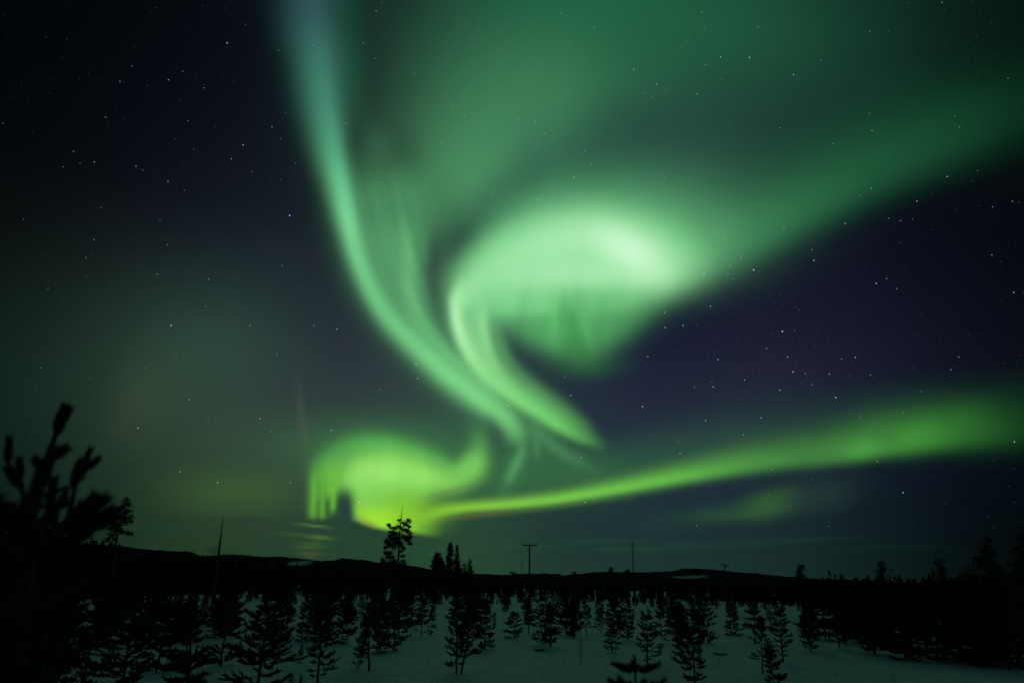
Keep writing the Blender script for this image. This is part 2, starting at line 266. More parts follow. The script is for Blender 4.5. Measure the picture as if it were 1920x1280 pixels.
def tri_mesh(name, V, mat, F=None, smooth=False):
    """V: n x 3 corners; faces are consecutive triples, or rows of F"""
    V = np.asarray(V, np.float32).reshape(-1, 3)
    me = bpy.data.meshes.new(name)
    if F is None: F = np.arange(len(V), dtype=np.int32).reshape(-1, 3)
    F = np.asarray(F, np.int32); k = F.shape[1]
    me.vertices.add(len(V)); me.vertices.foreach_set("co", V.ravel())
    me.loops.add(F.size); me.loops.foreach_set("vertex_index", F.ravel())
    me.polygons.add(len(F)); me.polygons.foreach_set("loop_start", np.arange(0, F.size, k, dtype=np.int32))
    if smooth: me.polygons.foreach_set("use_smooth", np.ones(len(F), bool))
    me.update(calc_edges=True); me.validate()
    if mat: me.materials.append(mat)
    return me

class Wood:
    """tubes and boxes gathered into one mesh"""
    def __init__(self): self.v = []; self.f = []
    def tube(self, pts, rad, n=6, cap=True):
        pts = [Vector(p) for p in pts]; b = len(self.v)
        for i, p in enumerate(pts):
            t = (pts[min(i+1, len(pts)-1)]-pts[max(i-1, 0)]).normalized()
            a = t.orthogonal().normalized() if abs(t.z) < 0.9 else Vector((1, 0, 0)).cross(t).normalized()
            c = t.cross(a); r = rad[i] if hasattr(rad, '__len__') else rad
            for k in range(n):
                q = 2*math.pi*k/n
                self.v.append(tuple(p+a*(r*math.cos(q))+c*(r*math.sin(q))))
        for i in range(len(pts)-1):
            for k in range(n):
                x = b+i*n+k; y = b+i*n+(k+1) % n
                self.f.append((x, y, y+n, x+n))
        if cap:
            self.f.append(tuple(b+k for k in range(n))[::-1]); e = b+(len(pts)-1)*n
            self.f.append(tuple(e+k for k in range(n)))
        return self
    def box(self, c, s, rz=0.0):
        b = len(self.v); m = Matrix.Rotation(rz, 3, 'Z')
        for x in (-.5, .5):
            for y in (-.5, .5):
                for z in (-.5, .5):
                    self.v.append(tuple(Vector(c)+m @ Vector((x*s[0], y*s[1], z*s[2]))))
        for q in ((0, 1, 3, 2), (4, 6, 7, 5), (0, 4, 5, 1), (2, 3, 7, 6), (0, 2, 6, 4), (1, 5, 7, 3)):
            self.f.append(tuple(b+i for i in q))
        return self
    def mesh(self, name, mat, smooth=True):
        me = bpy.data.meshes.new(name); me.from_pydata(self.v, [], self.f)
        if smooth: me.polygons.foreach_set("use_smooth", np.ones(len(self.f), bool))
        me.update(); me.materials.append(mat)
        return me

def unit(a):
    return a/(np.linalg.norm(a, axis=-1, keepdims=True)+1e-9)

class Needles:
    """needles and needle tufts, each a thin blade"""
    def __init__(self, seed): self.rs = np.random.RandomState(seed); self.t = []
    def shoot(self, p, q, n, length, width, flare=0.9):
        p = np.asarray(p, float); q = np.asarray(q, float); ax = unit(q-p)
        s = self.rs.rand(n)**0.9; o = p+(q-p)*s[:, None]
        rad = self.rs.normal(size=(n, 3)); rad -= (rad@ax)[:, None]*ax; rad = unit(rad)
        fl = flare*(0.75+0.5*self.rs.rand(n))*(1-0.45*s)
        d = unit(ax+rad*fl[:, None])
        L = length*(0.7+0.6*self.rs.rand(n)); W = width*(0.7+0.6*self.rs.rand(n))
        sd = unit(np.cross(d, self.rs.normal(size=(n, 3))))*W[:, None]*0.5
        e = o+d*L[:, None]
        self.t.append(np.stack([o-sd, o+sd, e], 1).reshape(-1, 3))
    def clump(self, c, r, n, size, squash=0.6):
        """loose pad of tufts round c"""
        g = self.rs.normal(size=(n, 3))*np.array((1, 1, squash))*r*0.5+np.asarray(c, float)
        d = unit(self.rs.normal(size=(n, 3))+np.array((0, 0, 0.25))); u = unit(np.cross(d, self.rs.normal(size=(n, 3))))
        L = size*(0.6+0.8*self.rs.rand(n))
        self.t.append(np.stack([g-u*(L*0.3)[:, None], g+u*(L*0.3)[:, None], g+d*L[:, None]], 1).reshape(-1, 3))
    def mesh(self, name, mat):
        return tri_mesh(name, np.concatenate(self.t), mat)

def nodes_of(name):
    m = bpy.data.materials.new(name); m.use_nodes = True
    return m, m.node_tree.nodes, m.node_tree.links, m.node_tree.nodes["Principled BSDF"]

def noisy_mat(name, c1, c2, scale, rough=0.8, bump=0.0, bscale=30.0, spec=0.2):
    m, n, l, b = nodes_of(name)
    tc = n.new("ShaderNodeTexCoord"); tx = n.new("ShaderNodeTexNoise"); tx.inputs["Scale"].default_value = scale; tx.inputs["Detail"].default_value = 5
    l.new(tc.outputs["Object"], tx.inputs["Vector"])
    rp = n.new("ShaderNodeValToRGB"); rp.color_ramp.elements[0].position = 0.35; rp.color_ramp.elements[1].position = 0.65
    rp.color_ramp.elements[0].color = (*c1, 1); rp.color_ramp.elements[1].color = (*c2, 1)
    l.new(tx.outputs["Fac"], rp.inputs["Fac"]); l.new(rp.outputs["Color"], b.inputs["Base Color"])
    b.inputs["Roughness"].default_value = rough; b.inputs["Specular IOR Level"].default_value = spec
    if bump:
        t2 = n.new("ShaderNodeTexNoise"); t2.inputs["Scale"].default_value = bscale; t2.inputs["Detail"].default_value = 6
        l.new(tc.outputs["Object"], t2.inputs["Vector"])
        bp = n.new("ShaderNodeBump"); bp.inputs["Strength"].default_value = bump; bp.inputs["Distance"].default_value = 0.05
        l.new(t2.outputs["Fac"], bp.inputs["Height"]); l.new(bp.outputs["Normal"], b.inputs["Normal"])
    return m

def glow_mat(name, see_through=True):
    """light given off by the air: emission from the sheet's own brightness, on top of whatever shines through"""
    m = bpy.data.materials.new(name); m.use_nodes = True
    n = m.node_tree.nodes; l = m.node_tree.links; n.clear()
    at = n.new("ShaderNodeAttribute"); at.attribute_name = "glow"
    em = n.new("ShaderNodeEmission"); l.new(at.outputs["Color"], em.inputs["Color"])
    out = n.new("ShaderNodeOutputMaterial")
    if see_through:
        tr = n.new("ShaderNodeBsdfTransparent"); ad = n.new("ShaderNodeAddShader")
        l.new(em.outputs[0], ad.inputs[0]); l.new(tr.outputs[0], ad.inputs[1]); l.new(ad.outputs[0], out.inputs["Surface"])
    else:
        l.new(em.outputs[0], out.inputs["Surface"])
    m.cycles.emission_sampling = 'NONE'
    return m

def set_glow(me, rgb):
    a = me.attributes.new("glow", 'FLOAT_COLOR', 'POINT')
    c = np.ones((len(rgb), 4), np.float32); c[:, :3] = rgb
    a.data.foreach_set("color", c.ravel())

M_needle = noisy_mat("pine needles", (0.014, 0.026, 0.013), (0.034, 0.054, 0.026), 3.0, 0.6)
M_far = noisy_mat("far conifer foliage", (0.012, 0.020, 0.014), (0.028, 0.040, 0.024), 0.4, 0.9, spec=0.0)
M_bark = noisy_mat("pine bark", (0.05, 0.040, 0.032), (0.12, 0.085, 0.06), 9.0, 0.9, 0.6, 40)
M_dead = noisy_mat("grey dead wood", (0.07, 0.062, 0.055), (0.14, 0.125, 0.11), 5.0, 0.9)
M_pole = noisy_mat("creosoted pole wood", (0.035, 0.028, 0.022), (0.08, 0.062, 0.048), 7.0, 0.85)
M_porc = noisy_mat("brown porcelain", (0.05, 0.03, 0.02), (0.07, 0.04, 0.03), 3.0, 0.3)
M_steel = noisy_mat("galvanised steel", (0.06, 0.065, 0.07), (0.1, 0.105, 0.11), 2.0, 0.6)

# ground position seen at a bearing, and a point at a horizontal distance along it
def at_dist(px, py, D):
    d = ray(px, py); k = D/math.hypot(d[0], d[1])
    return Vector((d[0]*k, d[1]*k, CAM_H+d[2]*k))

_rs = np.random.RandomState(77)
_bump = [(_rs.uniform(0.02, 0.45), _rs.uniform(0, 2*math.pi), _rs.uniform(0, 6.28)) for _ in range(14)]
def ground_z(x, y):
    x = np.asarray(x, float); y = np.asarray(y, float); r = np.hypot(x, y)
    z = np.zeros(np.broadcast(x, y).shape)
    for f, a, ph in _bump:
        z = z+(0.055/(0.3+f*3.5))*np.sin(f*(x*math.cos(a)+y*math.sin(a))+ph)
    z = z*np.clip((r-8)/20, 0, 1)
    z = z+1.9*(1-sstep(2.5, 14, r))                    # snow bank the photographer stands on
    return z

def ground(px, py):
    d = ray(px, py); k = (CAM_H)/max(-d[2], 1e-4)
    for _ in range(6):
        x, y = d[0]*k, d[1]*k
        k = (CAM_H-float(ground_z(x, y)))/max(-d[2], 1e-4)
    return Vector((d[0]*k, d[1]*k, float(ground_z(d[0]*k, d[1]*k))))

# ---------------------------------------------------------------- sky dome, aurora, stars
_lat = np.radians(np.arange(-30, 90.1, 1.0)); _lon = np.radians(np.arange(0, 360, 1.0))
LO, LA = np.meshgrid(_lon, _lat)
D3 = np.stack([np.cos(LA)*np.sin(LO), np.cos(LA)*np.cos(LO), np.sin(LA)], -1)
_nl, _no = LO.shape
_i = np.arange(_nl-1)[:, None]; _j = np.arange(_no)[None, :]
F = np.stack([_i*_no+_j, _i*_no+(_j+1) % _no, (_i+1)*_no+(_j+1) % _no, (_i+1)*_no+_j], -1).reshape(-1, 4)
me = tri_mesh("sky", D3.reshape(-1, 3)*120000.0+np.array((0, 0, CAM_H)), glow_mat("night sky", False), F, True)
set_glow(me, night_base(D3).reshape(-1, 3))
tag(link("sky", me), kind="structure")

M_aur = glow_mat("aurora light")
AURORA = aurora()
AUR_INFO = {
 'veil': ("aurora_veil", "wide dim green veil of aurora over the upper sky, one arm reaching the right edge", 88000.0),
 'curtain': ("aurora_curtain", "tall pale green aurora curtain falling from the top edge, left of the hook", 80000.0),
 'hook': ("aurora_hook", "brightest aurora, a whitish green hook curling in the middle of the sky", 74000.0),
 'band': ("aurora_band", "long low yellow-green aurora band running from the coil to the right edge", 96000.0),
 'coil': ("aurora_coil", "low bright lime aurora coil with hanging rays just above the tall pine", 102000.0),
 'glow': ("aurora_glow", "faint grey-green patch of aurora with a thin ray in the left sky", 108000.0),
}
DIR = ray(PX, PY)
_qi = np.arange(NY-1)[:, None]; _qj = np.arange(NX-1)[None, :]
QUAD = np.stack([(_qi+1)*NX+_qj, (_qi+1)*NX+_qj+1, _qi*NX+_qj+1, _qi*NX+_qj], -1)
for key, (nm, lb, dist) in AUR_INFO.items():
    fld = np.maximum(AURORA[key]-0.0009, 0)
    # fade to nothing at the rim of the surveyed part of the sky
    rim = sstep(0, 120, np.minimum(np.minimum(PX-GX0, GX1-PX), PY-GY0)); fld = fld*rim[..., None]
    lum = fld.max(-1); on = np.maximum(np.maximum(lum[:-1, :-1], lum[1:, 1:]), np.maximum(lum[:-1, 1:], lum[1:, :-1])) > 0
    q = QUAD[on]; used = np.unique(q); mp = np.full(NX*NY, -1); mp[used] = np.arange(len(used))
    rr = dist*(1+0.02*np.sin(PX/300.0)+0.015*np.cos(PY/240.0))
    P = (DIR*rr[..., None]+np.array((0, 0, CAM_H))).reshape(-1, 3)[used]
    me = tri_mesh(nm, P, M_aur, mp[q], True); set_glow(me, fld.reshape(-1, 3)[used])
    tag(link(nm, me), lb, "aurora")

STARS = """460,46,2 426,81,6r 522,95,4b 587,85,3b 247,124,3 225,153,4b 316,150,4 343,134,3b 383,165,3 438,154,1 198,220,3 353,227,3 535,212,2 510,238,5b 618,256,2 627,229,2 526,260,2 456,272,5 434,298,4 472,322,3 363,279,2 329,261,1 138,284,3 150,306,2 177,304,4 118,313,2 255,312,4 269,319,2 315,340,4 346,357,2 554,306,2 526,337,2 543,404,8b 189,389,2 176,449,3 314,459,3 300,413,2 44,411,2 6,231,2 338,189,1 276,161,1 232,223,1 355,384,1
161,483,3 295,514,3 391,523,3 90,541,2 386,574,2 529,498,3 321,610,6b 469,610,3 589,610,3 632,617,4 520,664,2 330,665,2 273,690,2 259,802,4 355,749,3 390,787,2 487,785,4 508,809,2 338,884,4 408,904,4 544,904,2 621,807,5b 168,708,2 76,690,2
705,21,3 716,5,2 681,81,3 703,110,3b 777,138,3 847,198,3 870,218,3 835,245,3 828,268,4 948,11,3b 1052,25,3b 1114,52,3 919,148,2 1070,84,2 1098,111,2 955,220,3 974,224,3 1004,229,3 1021,250,3 1093,250,2 1097,283,4b 1008,267,2b 1076,333,4 1108,309,3 798,349,3 924,365,4 926,357,2 1009,374,3 964,369,2 649,231,3 694,206,2 635,471,3 694,468,1
1247,333,3 1218,364,3 1336,438,3 1359,446,3 1320,513,4 1413,506,8b 1389,483,4 1369,498,3 1365,514,3 1374,523,3 1332,574,4 1246,586,4 1247,614,4 1281,610,4 1467,621,6 1346,674,4 1215,669,4 1396,712,4 765,595,3 780,683,4 783,709,4 1059,706,3 1470,429,3 1472,436,2b 1490,621,2
1316,24,3 1321,55,2 1351,107,4 1405,108,6b 1421,51,3b 1540,113,3b 1488,140,4 1631,59,2 1766,5,4b 1323,122,3 1354,149,2 1307,176,4r 1463,240,3 1562,270,3b 1630,213,2 1635,245,3 1890,147,2 1790,218,2 1799,238,2 1776,331,4 1833,320,2 1634,353,3 1613,366,2 1719,377,5b 1585,419,4 1522,468,4r 1526,488,5 1689,414,3 1666,409,2 1711,411,2 1861,388,2 1898,377,3 1643,531,6b 1662,522,3 1681,541,3 1860,478,3 1901,548,4 1293,66,2 1287,77,2b 1299,60,1 1188,130,4 1231,158,4 1208,175,3b 1222,183,3 1250,171,2
1437,653,3 1477,669,4 1487,697,5 1510,700,3 1555,701,4 1578,673,4b 1604,670,4 1632,703,3 1798,669,4b 1783,693,3 1337,725,5 1335,716,2 1302,726,3 1462,731,4 1567,745,5 1205,762,5 1323,788,4 1427,783,4 1394,814,3 1275,850,4 1270,828,2 1694,773,3b 1613,781,2 1448,880,3 1522,898,2 1645,865,3 1693,923,5 1441,927,2 1902,828,5 1306,985,3 1553,986,2 1727,733,2 1522,721,3
712,730,2 1070,741,4 953,760,4 1044,796,4 1090,857,4 674,941,5 1097,941,4 980,946,3 545,904,2""".split()
rs = np.random.RandomState(11); recs = []
for tkn in STARS:
    x, y, m = tkn.split(','); c = m[-1] if m[-1] in 'br' else 'w'; m = int(m.rstrip('br'))
    recs.append((float(x), float(y), m, c))
for k in range(1000):                                  # the crowd of faint ones
    x = rs.uniform(-300, 2220); y = rs.uniform(-300, 990)
    recs.append((x, y, rs.choice([0.05, 0.1, 0.2, 0.35, 0.7]), 'b' if rs.rand() < .25 else 'w'))
for k in range(90):                                   # a denser drift on the right
    t = rs.rand(); x = 1330+250*t+rs.normal()*70; y = 560+150*t+rs.normal()*50
    recs.append((x, y, rs.choice([0.2, 0.35, 0.6]), 'w'))
SV = []; SF = []; SCOL = []
octa = np.array([(1, 0, 0), (-1, 0, 0), (0, 1, 0), (0, -1, 0), (0, 0, 1), (0, 0, -1)], float)
of = [(0, 2, 4), (2, 1, 4), (1, 3, 4), (3, 0, 4), (2, 0, 5), (1, 2, 5), (3, 1, 5), (0, 3, 5)]
for x, y, m, c in recs:
    d = ray(x, y)
    if d[2] < 0.05: continue
    ext = 1-0.6*math.exp(-d[2]/0.09)
    rad = (0.48+0.062*m)*115000.0/FOC
    b = len(SV)
    for o in octa: SV.append(d*115000.0+np.array((0, 0, CAM_H))+o*rad)
    SF += [tuple(b+i for i in f) for f in of]
    tint = {'w': (0.80, 0.95, 0.92), 'b': (0.50, 0.55, 1.5), 'r': (1.2, 0.62, 0.5)}[c]
    s = (0.04+0.080*m+0.009*m*m)*ext*(0.8 if x < 560 and y < 500 else 1.1)
    SCOL += [tuple(s*t for t in tint)]*6
me = tri_mesh("stars", SV, glow_mat("starlight"), SF); set_glow(me, np.array(SCOL))
tag(link("stars", me), kind="stuff")

# ---------------------------------------------------------------- snow field
def radial_sheet(name, radii, nang, mat):
    th = np.linspace(0, 2*math.pi, nang, endpoint=False)
    r = np.array(radii)[:, None]; x = r*np.sin(th); y = r*np.cos(th); z = ground_z(x, y)
    V = np.stack([x, y, z], -1).reshape(-1, 3); n = len(radii)
    i = np.arange(n-1)[:, None]; j = np.arange(nang)[None, :]
    Q = np.stack([i*nang+j, (i+1)*nang+j, (i+1)*nang+(j+1) % nang, i*nang+(j+1) % nang], -1).reshape(-1, 4)[:, ::-1]
    return tri_mesh(name, V, mat, Q, True)

M_snow, n, l, b = nodes_of("snow")
tc = n.new("ShaderNodeTexCoord")
t1 = n.new("ShaderNodeTexNoise"); t1.inputs["Scale"].default_value = 0.35; t1.inputs["Detail"].default_value = 6
l.new(tc.outputs["Object"], t1.inputs["Vector"])
rp = n.new("ShaderNodeValToRGB"); rp.color_ramp.elements[0].position = 0.3; rp.color_ramp.elements[1].position = 0.7
rp.color_ramp.elements[0].color = (0.70, 0.74, 0.78, 1); rp.color_ramp.elements[1].color = (0.80, 0.82, 0.84, 1)
l.new(t1.outputs["Fac"], rp.inputs["Fac"]); l.new(rp.outputs["Color"], b.inputs["Base Color"])
b.inputs["Roughness"].default_value = 0.7; b.inputs["Specular IOR Level"].default_value = 0.2
t2 = n.new("ShaderNodeTexNoise"); t2.inputs["Scale"].default_value = 1.3; t2.inputs["Detail"].default_value = 8
l.new(tc.outputs["Object"], t2.inputs["Vector"])
bp = n.new("ShaderNodeBump"); bp.inputs["Strength"].default_value = 1.0; bp.inputs["Distance"].default_value = 0.5
l.new(t2.outputs["Fac"], bp.inputs["Height"]); l.new(bp.outputs["Normal"], b.inputs["Normal"])
rad = [0.01]+list(np.geomspace(0.6, 700, 150))+[1000, 1600, 3000, 6000, 20000, 70000]
tag(link("snow_ground", radial_sheet("snow_ground", rad, 300, M_snow)), kind="structure")

# ---------------------------------------------------------------- far hills
RIDGE = [(-900, 1000), (-300, 1006), (0, 1012), (140, 1022), (215, 1027), (255, 1032), (290, 1035), (330, 1037), (352, 1037), (375, 1044), (395, 1045), (415, 1042), (455, 1043), (480, 1046), (500, 1047), (520, 1046), (545, 1048), (565, 1050), (585, 1052), (600, 1054), (625, 1053), (640, 1049), (650, 1050), (680, 1052), (715, 1058), (750, 1060), (780, 1064), (800, 1068), (835, 1071), (880, 1076), (940, 1079), (975, 1077), (1000, 1077), (1040, 1077), (1060, 1079), (1090, 1077), (1115, 1074), (1140, 1074), (1170, 1074), (1200, 1075), (1220, 1074), (1240, 1074), (1265, 1072), (1285, 1068), (1310, 1068), (1345, 1071), (1370, 1073), (1400, 1076), (1430, 1078), (1470, 1082), (1530, 1086), (1700, 1093), (1920, 1100), (2300, 1098), (2900, 1104)]
RX = [p[0] for p in RIDGE]; RY = [p[1] for p in RIDGE]
hx = np.arange(-900, 2901, 2.0); hy = np.interp(hx, RX, RY)
hy = hy+0.5*(noise1(hx, 21, 5)-0.5)+0.7*(noise1(hx, 22, 17)-0.5)
HD = ray(hx, hy); az = np.arctan2(HD[:, 0], HD[:, 1]); el = np.arctan2(HD[:, 2], np.hypot(HD[:, 0], HD[:, 1]))
RR = 3600+500*(noise1(hx, 31, 260)-0.5)
zr = CAM_H+np.tan(el)*RR
prof = np.concatenate([np.linspace(0, 1, 26), np.array([1.08, 1.25, 1.6])])
hv = []
for k, p in enumerate(prof):
    if p <= 1: dist = 900+(RR-900)*p; h = zr*(0.5-0.5*np.cos(math.pi*min(1, p)))**0.9
    else: dist = RR*p; h = zr*(1-0.35*(p-1)-(0.9 if p > 1.5 else 0))
    h = h+(5.0*(noise1(hx*1.7, 50+k, 13)-0.5)*(0.25 < p < 0.97))
    hv.append(np.stack([dist*np.sin(az), dist*np.cos(az), h-2.0*(p == 0)-0.0], -1))
hv = np.array(hv); nr, nc = hv.shape[:2]
# clear-cuts where snow shows between the trees, as seen on the slopes
clear = np.zeros((nr, nc)); hp = hv-np.array((0, 0, CAM_H)); dd = unit(hp)
cx = W0/2+FOC*(dd@_r)/(dd@_f); cy = H0/2-FOC*(dd@_u)/(dd@_f)
for (x, y, sx, sy, k) in [(556, 1056, 30, 4.5, 1), (572, 1053, 20, 4, 1), (1292, 1081.5, 42, 3.2, 1), (1310, 1079.5, 28, 2.5, 1), (345, 1040, 24, 1.6, .35), (440, 1046.5, 26, 1.4, .3), (735, 1069, 18, 1.6, .5), (755, 1071, 10, 1.2, .5), (1226, 1088, 10, 1.2, .35), (660, 1056, 24, 1.5, .15)]:
    clear = np.maximum(clear, k*np.exp(-(((cx-x)/sx)**2+((cy-y)/sy)**2)**2))
clear[prof > 1] = 0
i = np.arange(nr-1)[:, None]; j = np.arange(nc-1)[None, :]
Q = np.stack([i*nc+j, i*nc+j+1, (i+1)*nc+j+1, (i+1)*nc+j], -1).reshape(-1, 4)
M_hill, n, l, b = nodes_of("wooded hillside")
at = n.new("ShaderNodeAttribute"); at.attribute_name = "clearing"
tc = n.new("ShaderNodeTexCoord"); tx = n.new("ShaderNodeTexNoise"); tx.inputs["Scale"].default_value = 0.055; tx.inputs["Detail"].default_value = 6; tx.inputs["Roughness"].default_value = 0.7
l.new(tc.outputs["Object"], tx.inputs["Vector"])
ma = n.new("ShaderNodeMath"); ma.operation = 'MULTIPLY_ADD'; ma.inputs[1].default_value = 9.0; ma.inputs[2].default_value = -4.5
l.new(tx.outputs["Fac"], ma.inputs[0])
mb = n.new("ShaderNodeMath"); mb.operation = 'MULTIPLY_ADD'; l.new(at.outputs["Fac"], mb.inputs[0]); mb.inputs[1].default_value = 1.7; mb.inputs[2].default_value = -0.75
mc = n.new("ShaderNodeMath"); mc.operation = 'ADD'; mc.use_clamp = True; l.new(ma.outputs[0], mc.inputs[0]); l.new(mb.outputs[0], mc.inputs[1])
me_ = n.new("ShaderNodeMath"); me_.operation = 'MULTIPLY'; l.new(mc.outputs[0], me_.inputs[0]); l.new(at.outputs["Fac"], me_.inputs[1])
mx = n.new("ShaderNodeMix"); mx.data_type = 'RGBA'; l.new(me_.outputs[0], mx.inputs["Factor"])
mx.inputs["A"].default_value = (0.030, 0.029, 0.050, 1); mx.inputs["B"].default_value = (0.9, 0.92, 0.93, 1)  # haze over the distance is put into the bluish wood colour
l.new(mx.outputs["Result"], b.inputs["Base Color"]); b.inputs["Roughness"].default_value = 0.95; b.inputs["Specular IOR Level"].default_value = 0.0
me = tri_mesh("hills", hv.reshape(-1, 3), M_hill, Q, True)
a = me.attributes.new("clearing", 'FLOAT', 'POINT'); a.data.foreach_set("value", clear.ravel().astype(np.float32))
tag(link("hills", me), kind="structure")

# ---------------------------------------------------------------- distant wood behind the field, one dark mass
def far_conifer(seed, slim, rough):
    rs = np.random.RandomState(seed); t = []
    for k in range(rough):
        z = rs.rand()**0.85; r = slim*(1-z)**0.8*(0.6+0.6*rs.rand())+0.012; a = rs.rand()*6.283
        c = np.array((r*0.45*math.cos(a), r*0.45*math.sin(a), 0.06+z*0.92))
        e = np.array((r*math.cos(a), r*math.sin(a), 0.06+z*0.92-0.05*rs.rand()))
        w = 0.03+0.05*(1-z); s = np.array((-math.sin(a), math.cos(a), 0))*w
        t += [c-s, c+s+np.array((0, 0, 0.02)), e, c-np.array((0, 0, w)), c+np.array((0, 0, w)), e]
    for q in range(3):
        a = q*2.094; u = np.array((math.cos(a), math.sin(a), 0))*0.012
        t += [-u, u, np.array((0, 0, 1.0))]
    return np.array(t)
proto = [far_conifer(k, [0.17, 0.24, 0.13, 0.28, 0.20, 0.15][k], 64) for k in range(6)]
rs = np.random.RandomState(5); tris = []
for k in range(1500):
    px = rs.uniform(-500, 2420); D = rs.uniform(0, 1)
    # the edge of the wood lies nearer on both flanks
    edge = np.interp(px, [-500, 100, 300, 620, 900, 1350, 1550, 1900, 2420], [130, 150, 205, 250, 265, 255, 200, 150, 130])
    D = edge+170*D**1.6
    p = at_dist(px, 1095, D)
    hgt = np.interp(px, [-500, 60, 300, 450, 600, 760, 900, 1050, 1300, 1450, 1560, 1700, 1920, 2420], [13, 12.5, 11.6, 11, 10, 8.6, 7.4, 6.6, 6.8, 7.2, 8.2, 8.0, 6.8, 7])
    hgt *= (0.68+0.42*rs.rand())*(0.92+0.25*(D-edge)/170)
    if rs.rand() < 0.03 and px > 1400: hgt *= 1.2
    a = rs.rand()*6.283; c, s = math.cos(a), math.sin(a); v = proto[rs.randint(6)]
    wdt = hgt*rs.uniform(0.85, 1.35)
    tris.append(np.stack([(v[:, 0]*c-v[:, 1]*s)*wdt+p.x, (v[:, 0]*s+v[:, 1]*c)*wdt+p.y, v[:, 2]*hgt-0.2], -1))
tag(link("distant_forest", tri_mesh("distant_forest", np.concatenate(tris), M_far)), "dark mass of conifer wood along the far edge of the snow field", kind="stuff")

# ---------------------------------------------------------------- young pines of the plantation
def sapling_mesh(seed, H, spread=0.32, first=0.10, density=1.0, nlen=0.085, nwid=0.018, lean=0.03, stems=1, skirt=False):
    rs = random.Random(seed); w = Wood(); nd = Needles(seed)
    for st in range(stems):
        Hs = H*(1.0 if st == 0 else rs.uniform(0.86, 0.96)); ox = 0.0 if st == 0 else 0.16*H*rs.choice((-1, 1))
        la = rs.uniform(0, 6.283); lx, ly = math.cos(la)*lean*Hs, math.sin(la)*lean*Hs
        kink = [rs.uniform(-.012, .012)*Hs for _ in range(8)]
        def axis(t):
            i = min(int(t*7), 6); f = t*7-i; k = kink[i]*(1-f)+kink[i+1]*f
            return Vector((ox*(0.35+0.65*min(1, t*3))+lx*t*t+k, ly*t*t-k*0.6, Hs*t))
        pts = [axis(t) for t in (0, .12, .25, .4, .55, .7, .85, 1)]
        pts[0] = pts[0]+Vector((0, 0, -0.25))
        r0 = 0.0135*Hs+0.008
        w.tube(pts, [r0*(1-0.86*t) for t in (0, .12, .25, .4, .55, .7, .85, 1)], 6)
        z = first; lobe = rs.uniform(0, 6.283); lob = rs.uniform(0.1, 0.4); lobe2 = rs.uniform(0, 6.283)
        gap = rs.uniform(0.15, 0.6); gapw = rs.uniform(0.0, 0.10)
        while z < 0.965:
            if abs(z-gap) < gapw and not skirt: z += 0.03; continue
            n = rs.choice((3, 4, 5, 5, 6)) if z > 0.2 or skirt else rs.choice((2, 3, 4))
            a0 = rs.uniform(0, 6.283)
            for b in range(n):
                a = a0+b*6.283/n+rs.uniform(-.45, .45); zz = min(.985, max(.02, z+rs.uniform(-.03, .03)))
                L = 0.84*spread*Hs*(1-zz)**0.58*(0.6+0.4*min(1, (zz+.12)/.34))*(1+lob*math.cos(a-lobe-3*zz)+.2*math.cos(2*a-lobe2))*rs.uniform(0.5, 1.25)+0.04*Hs
                if z < 0.2 and not skirt: L *= rs.uniform(0.6, 1.15)
                up = rs.uniform(-0.30, 0.26)+0.6*zz*zz
                p0 = axis(zz); d = Vector((math.cos(a), math.sin(a), up)).normalized()
                d2 = (d+Vector((rs.uniform(-.25, .25), rs.uniform(-.25, .25), rs.uniform(-.05, .35)))).normalized()
                d3 = (d2+Vector((rs.uniform(-.2, .2), rs.uniform(-.2, .2), rs.uniform(.05, .5)))).normalized()
                p1 = p0+d*L*0.45; p2 = p1+d2*L*0.32; p3 = p2+d3*L*0.28
                rb = 0.20*r0*(1-0.6*zz)+0.003
                w.tube([p0, p1, p2, p3], [rb, rb*0.8, rb*.55, rb*0.3], 4, False)
                k = int((28+88*L)*density)
                nd.shoot(p0.lerp(p1, 0.45 if zz < 0.6 else 0.15), p1, int(k*0.45), nlen, nwid, 0.95); nd.shoot(p1, p2, k, nlen, nwid, 0.9); nd.shoot(p2, p3, k, nlen*.95, nwid, 0.75)
                for s_ in range(rs.choice((2, 3, 4)) if L < 0.4 else rs.choice((4, 5, 6, 7))):      # side shoots
                    t = rs.uniform(0.25, 1.0); q0 = p0.lerp(p1, t*2) if t < 0.5 else p1.lerp(p2, (t-0.5)*2)
                    sa = a+rs.choice((-1, 1))*rs.uniform(0.4, 1.1); sl = min(L*rs.uniform(0.2, 0.5), .34)
                    q1 = q0+Vector((math.cos(sa), math.sin(sa), rs.uniform(0, .5)+0.3*zz)).normalized()*sl*.6
                    q2 = q1+Vector((math.cos(sa), math.sin(sa), rs.uniform(.4, 1.3))).normalized()*sl*.5
                    w.tube([q0, q1, q2], [rb*0.5, rb*.4, rb*0.25], 3, False)
                    k2 = int((18+88*sl)*density)
                    nd.shoot(q0, q1, int(k2*.7), nlen*0.95, nwid, 0.9); nd.shoot(q1, q2, k2, nlen*0.9, nwid, 0.75)
            z += rs.uniform(0.045, 0.095)*(1.0 if H > 2 else 1.15)
        nd.shoot(axis(0.9), axis(1.0)+Vector((0, 0, 0.03*H)), int(70*density), nlen, nwid, 0.6)
    return w.mesh("trunk", M_bark), nd.mesh("crown", M_needle)

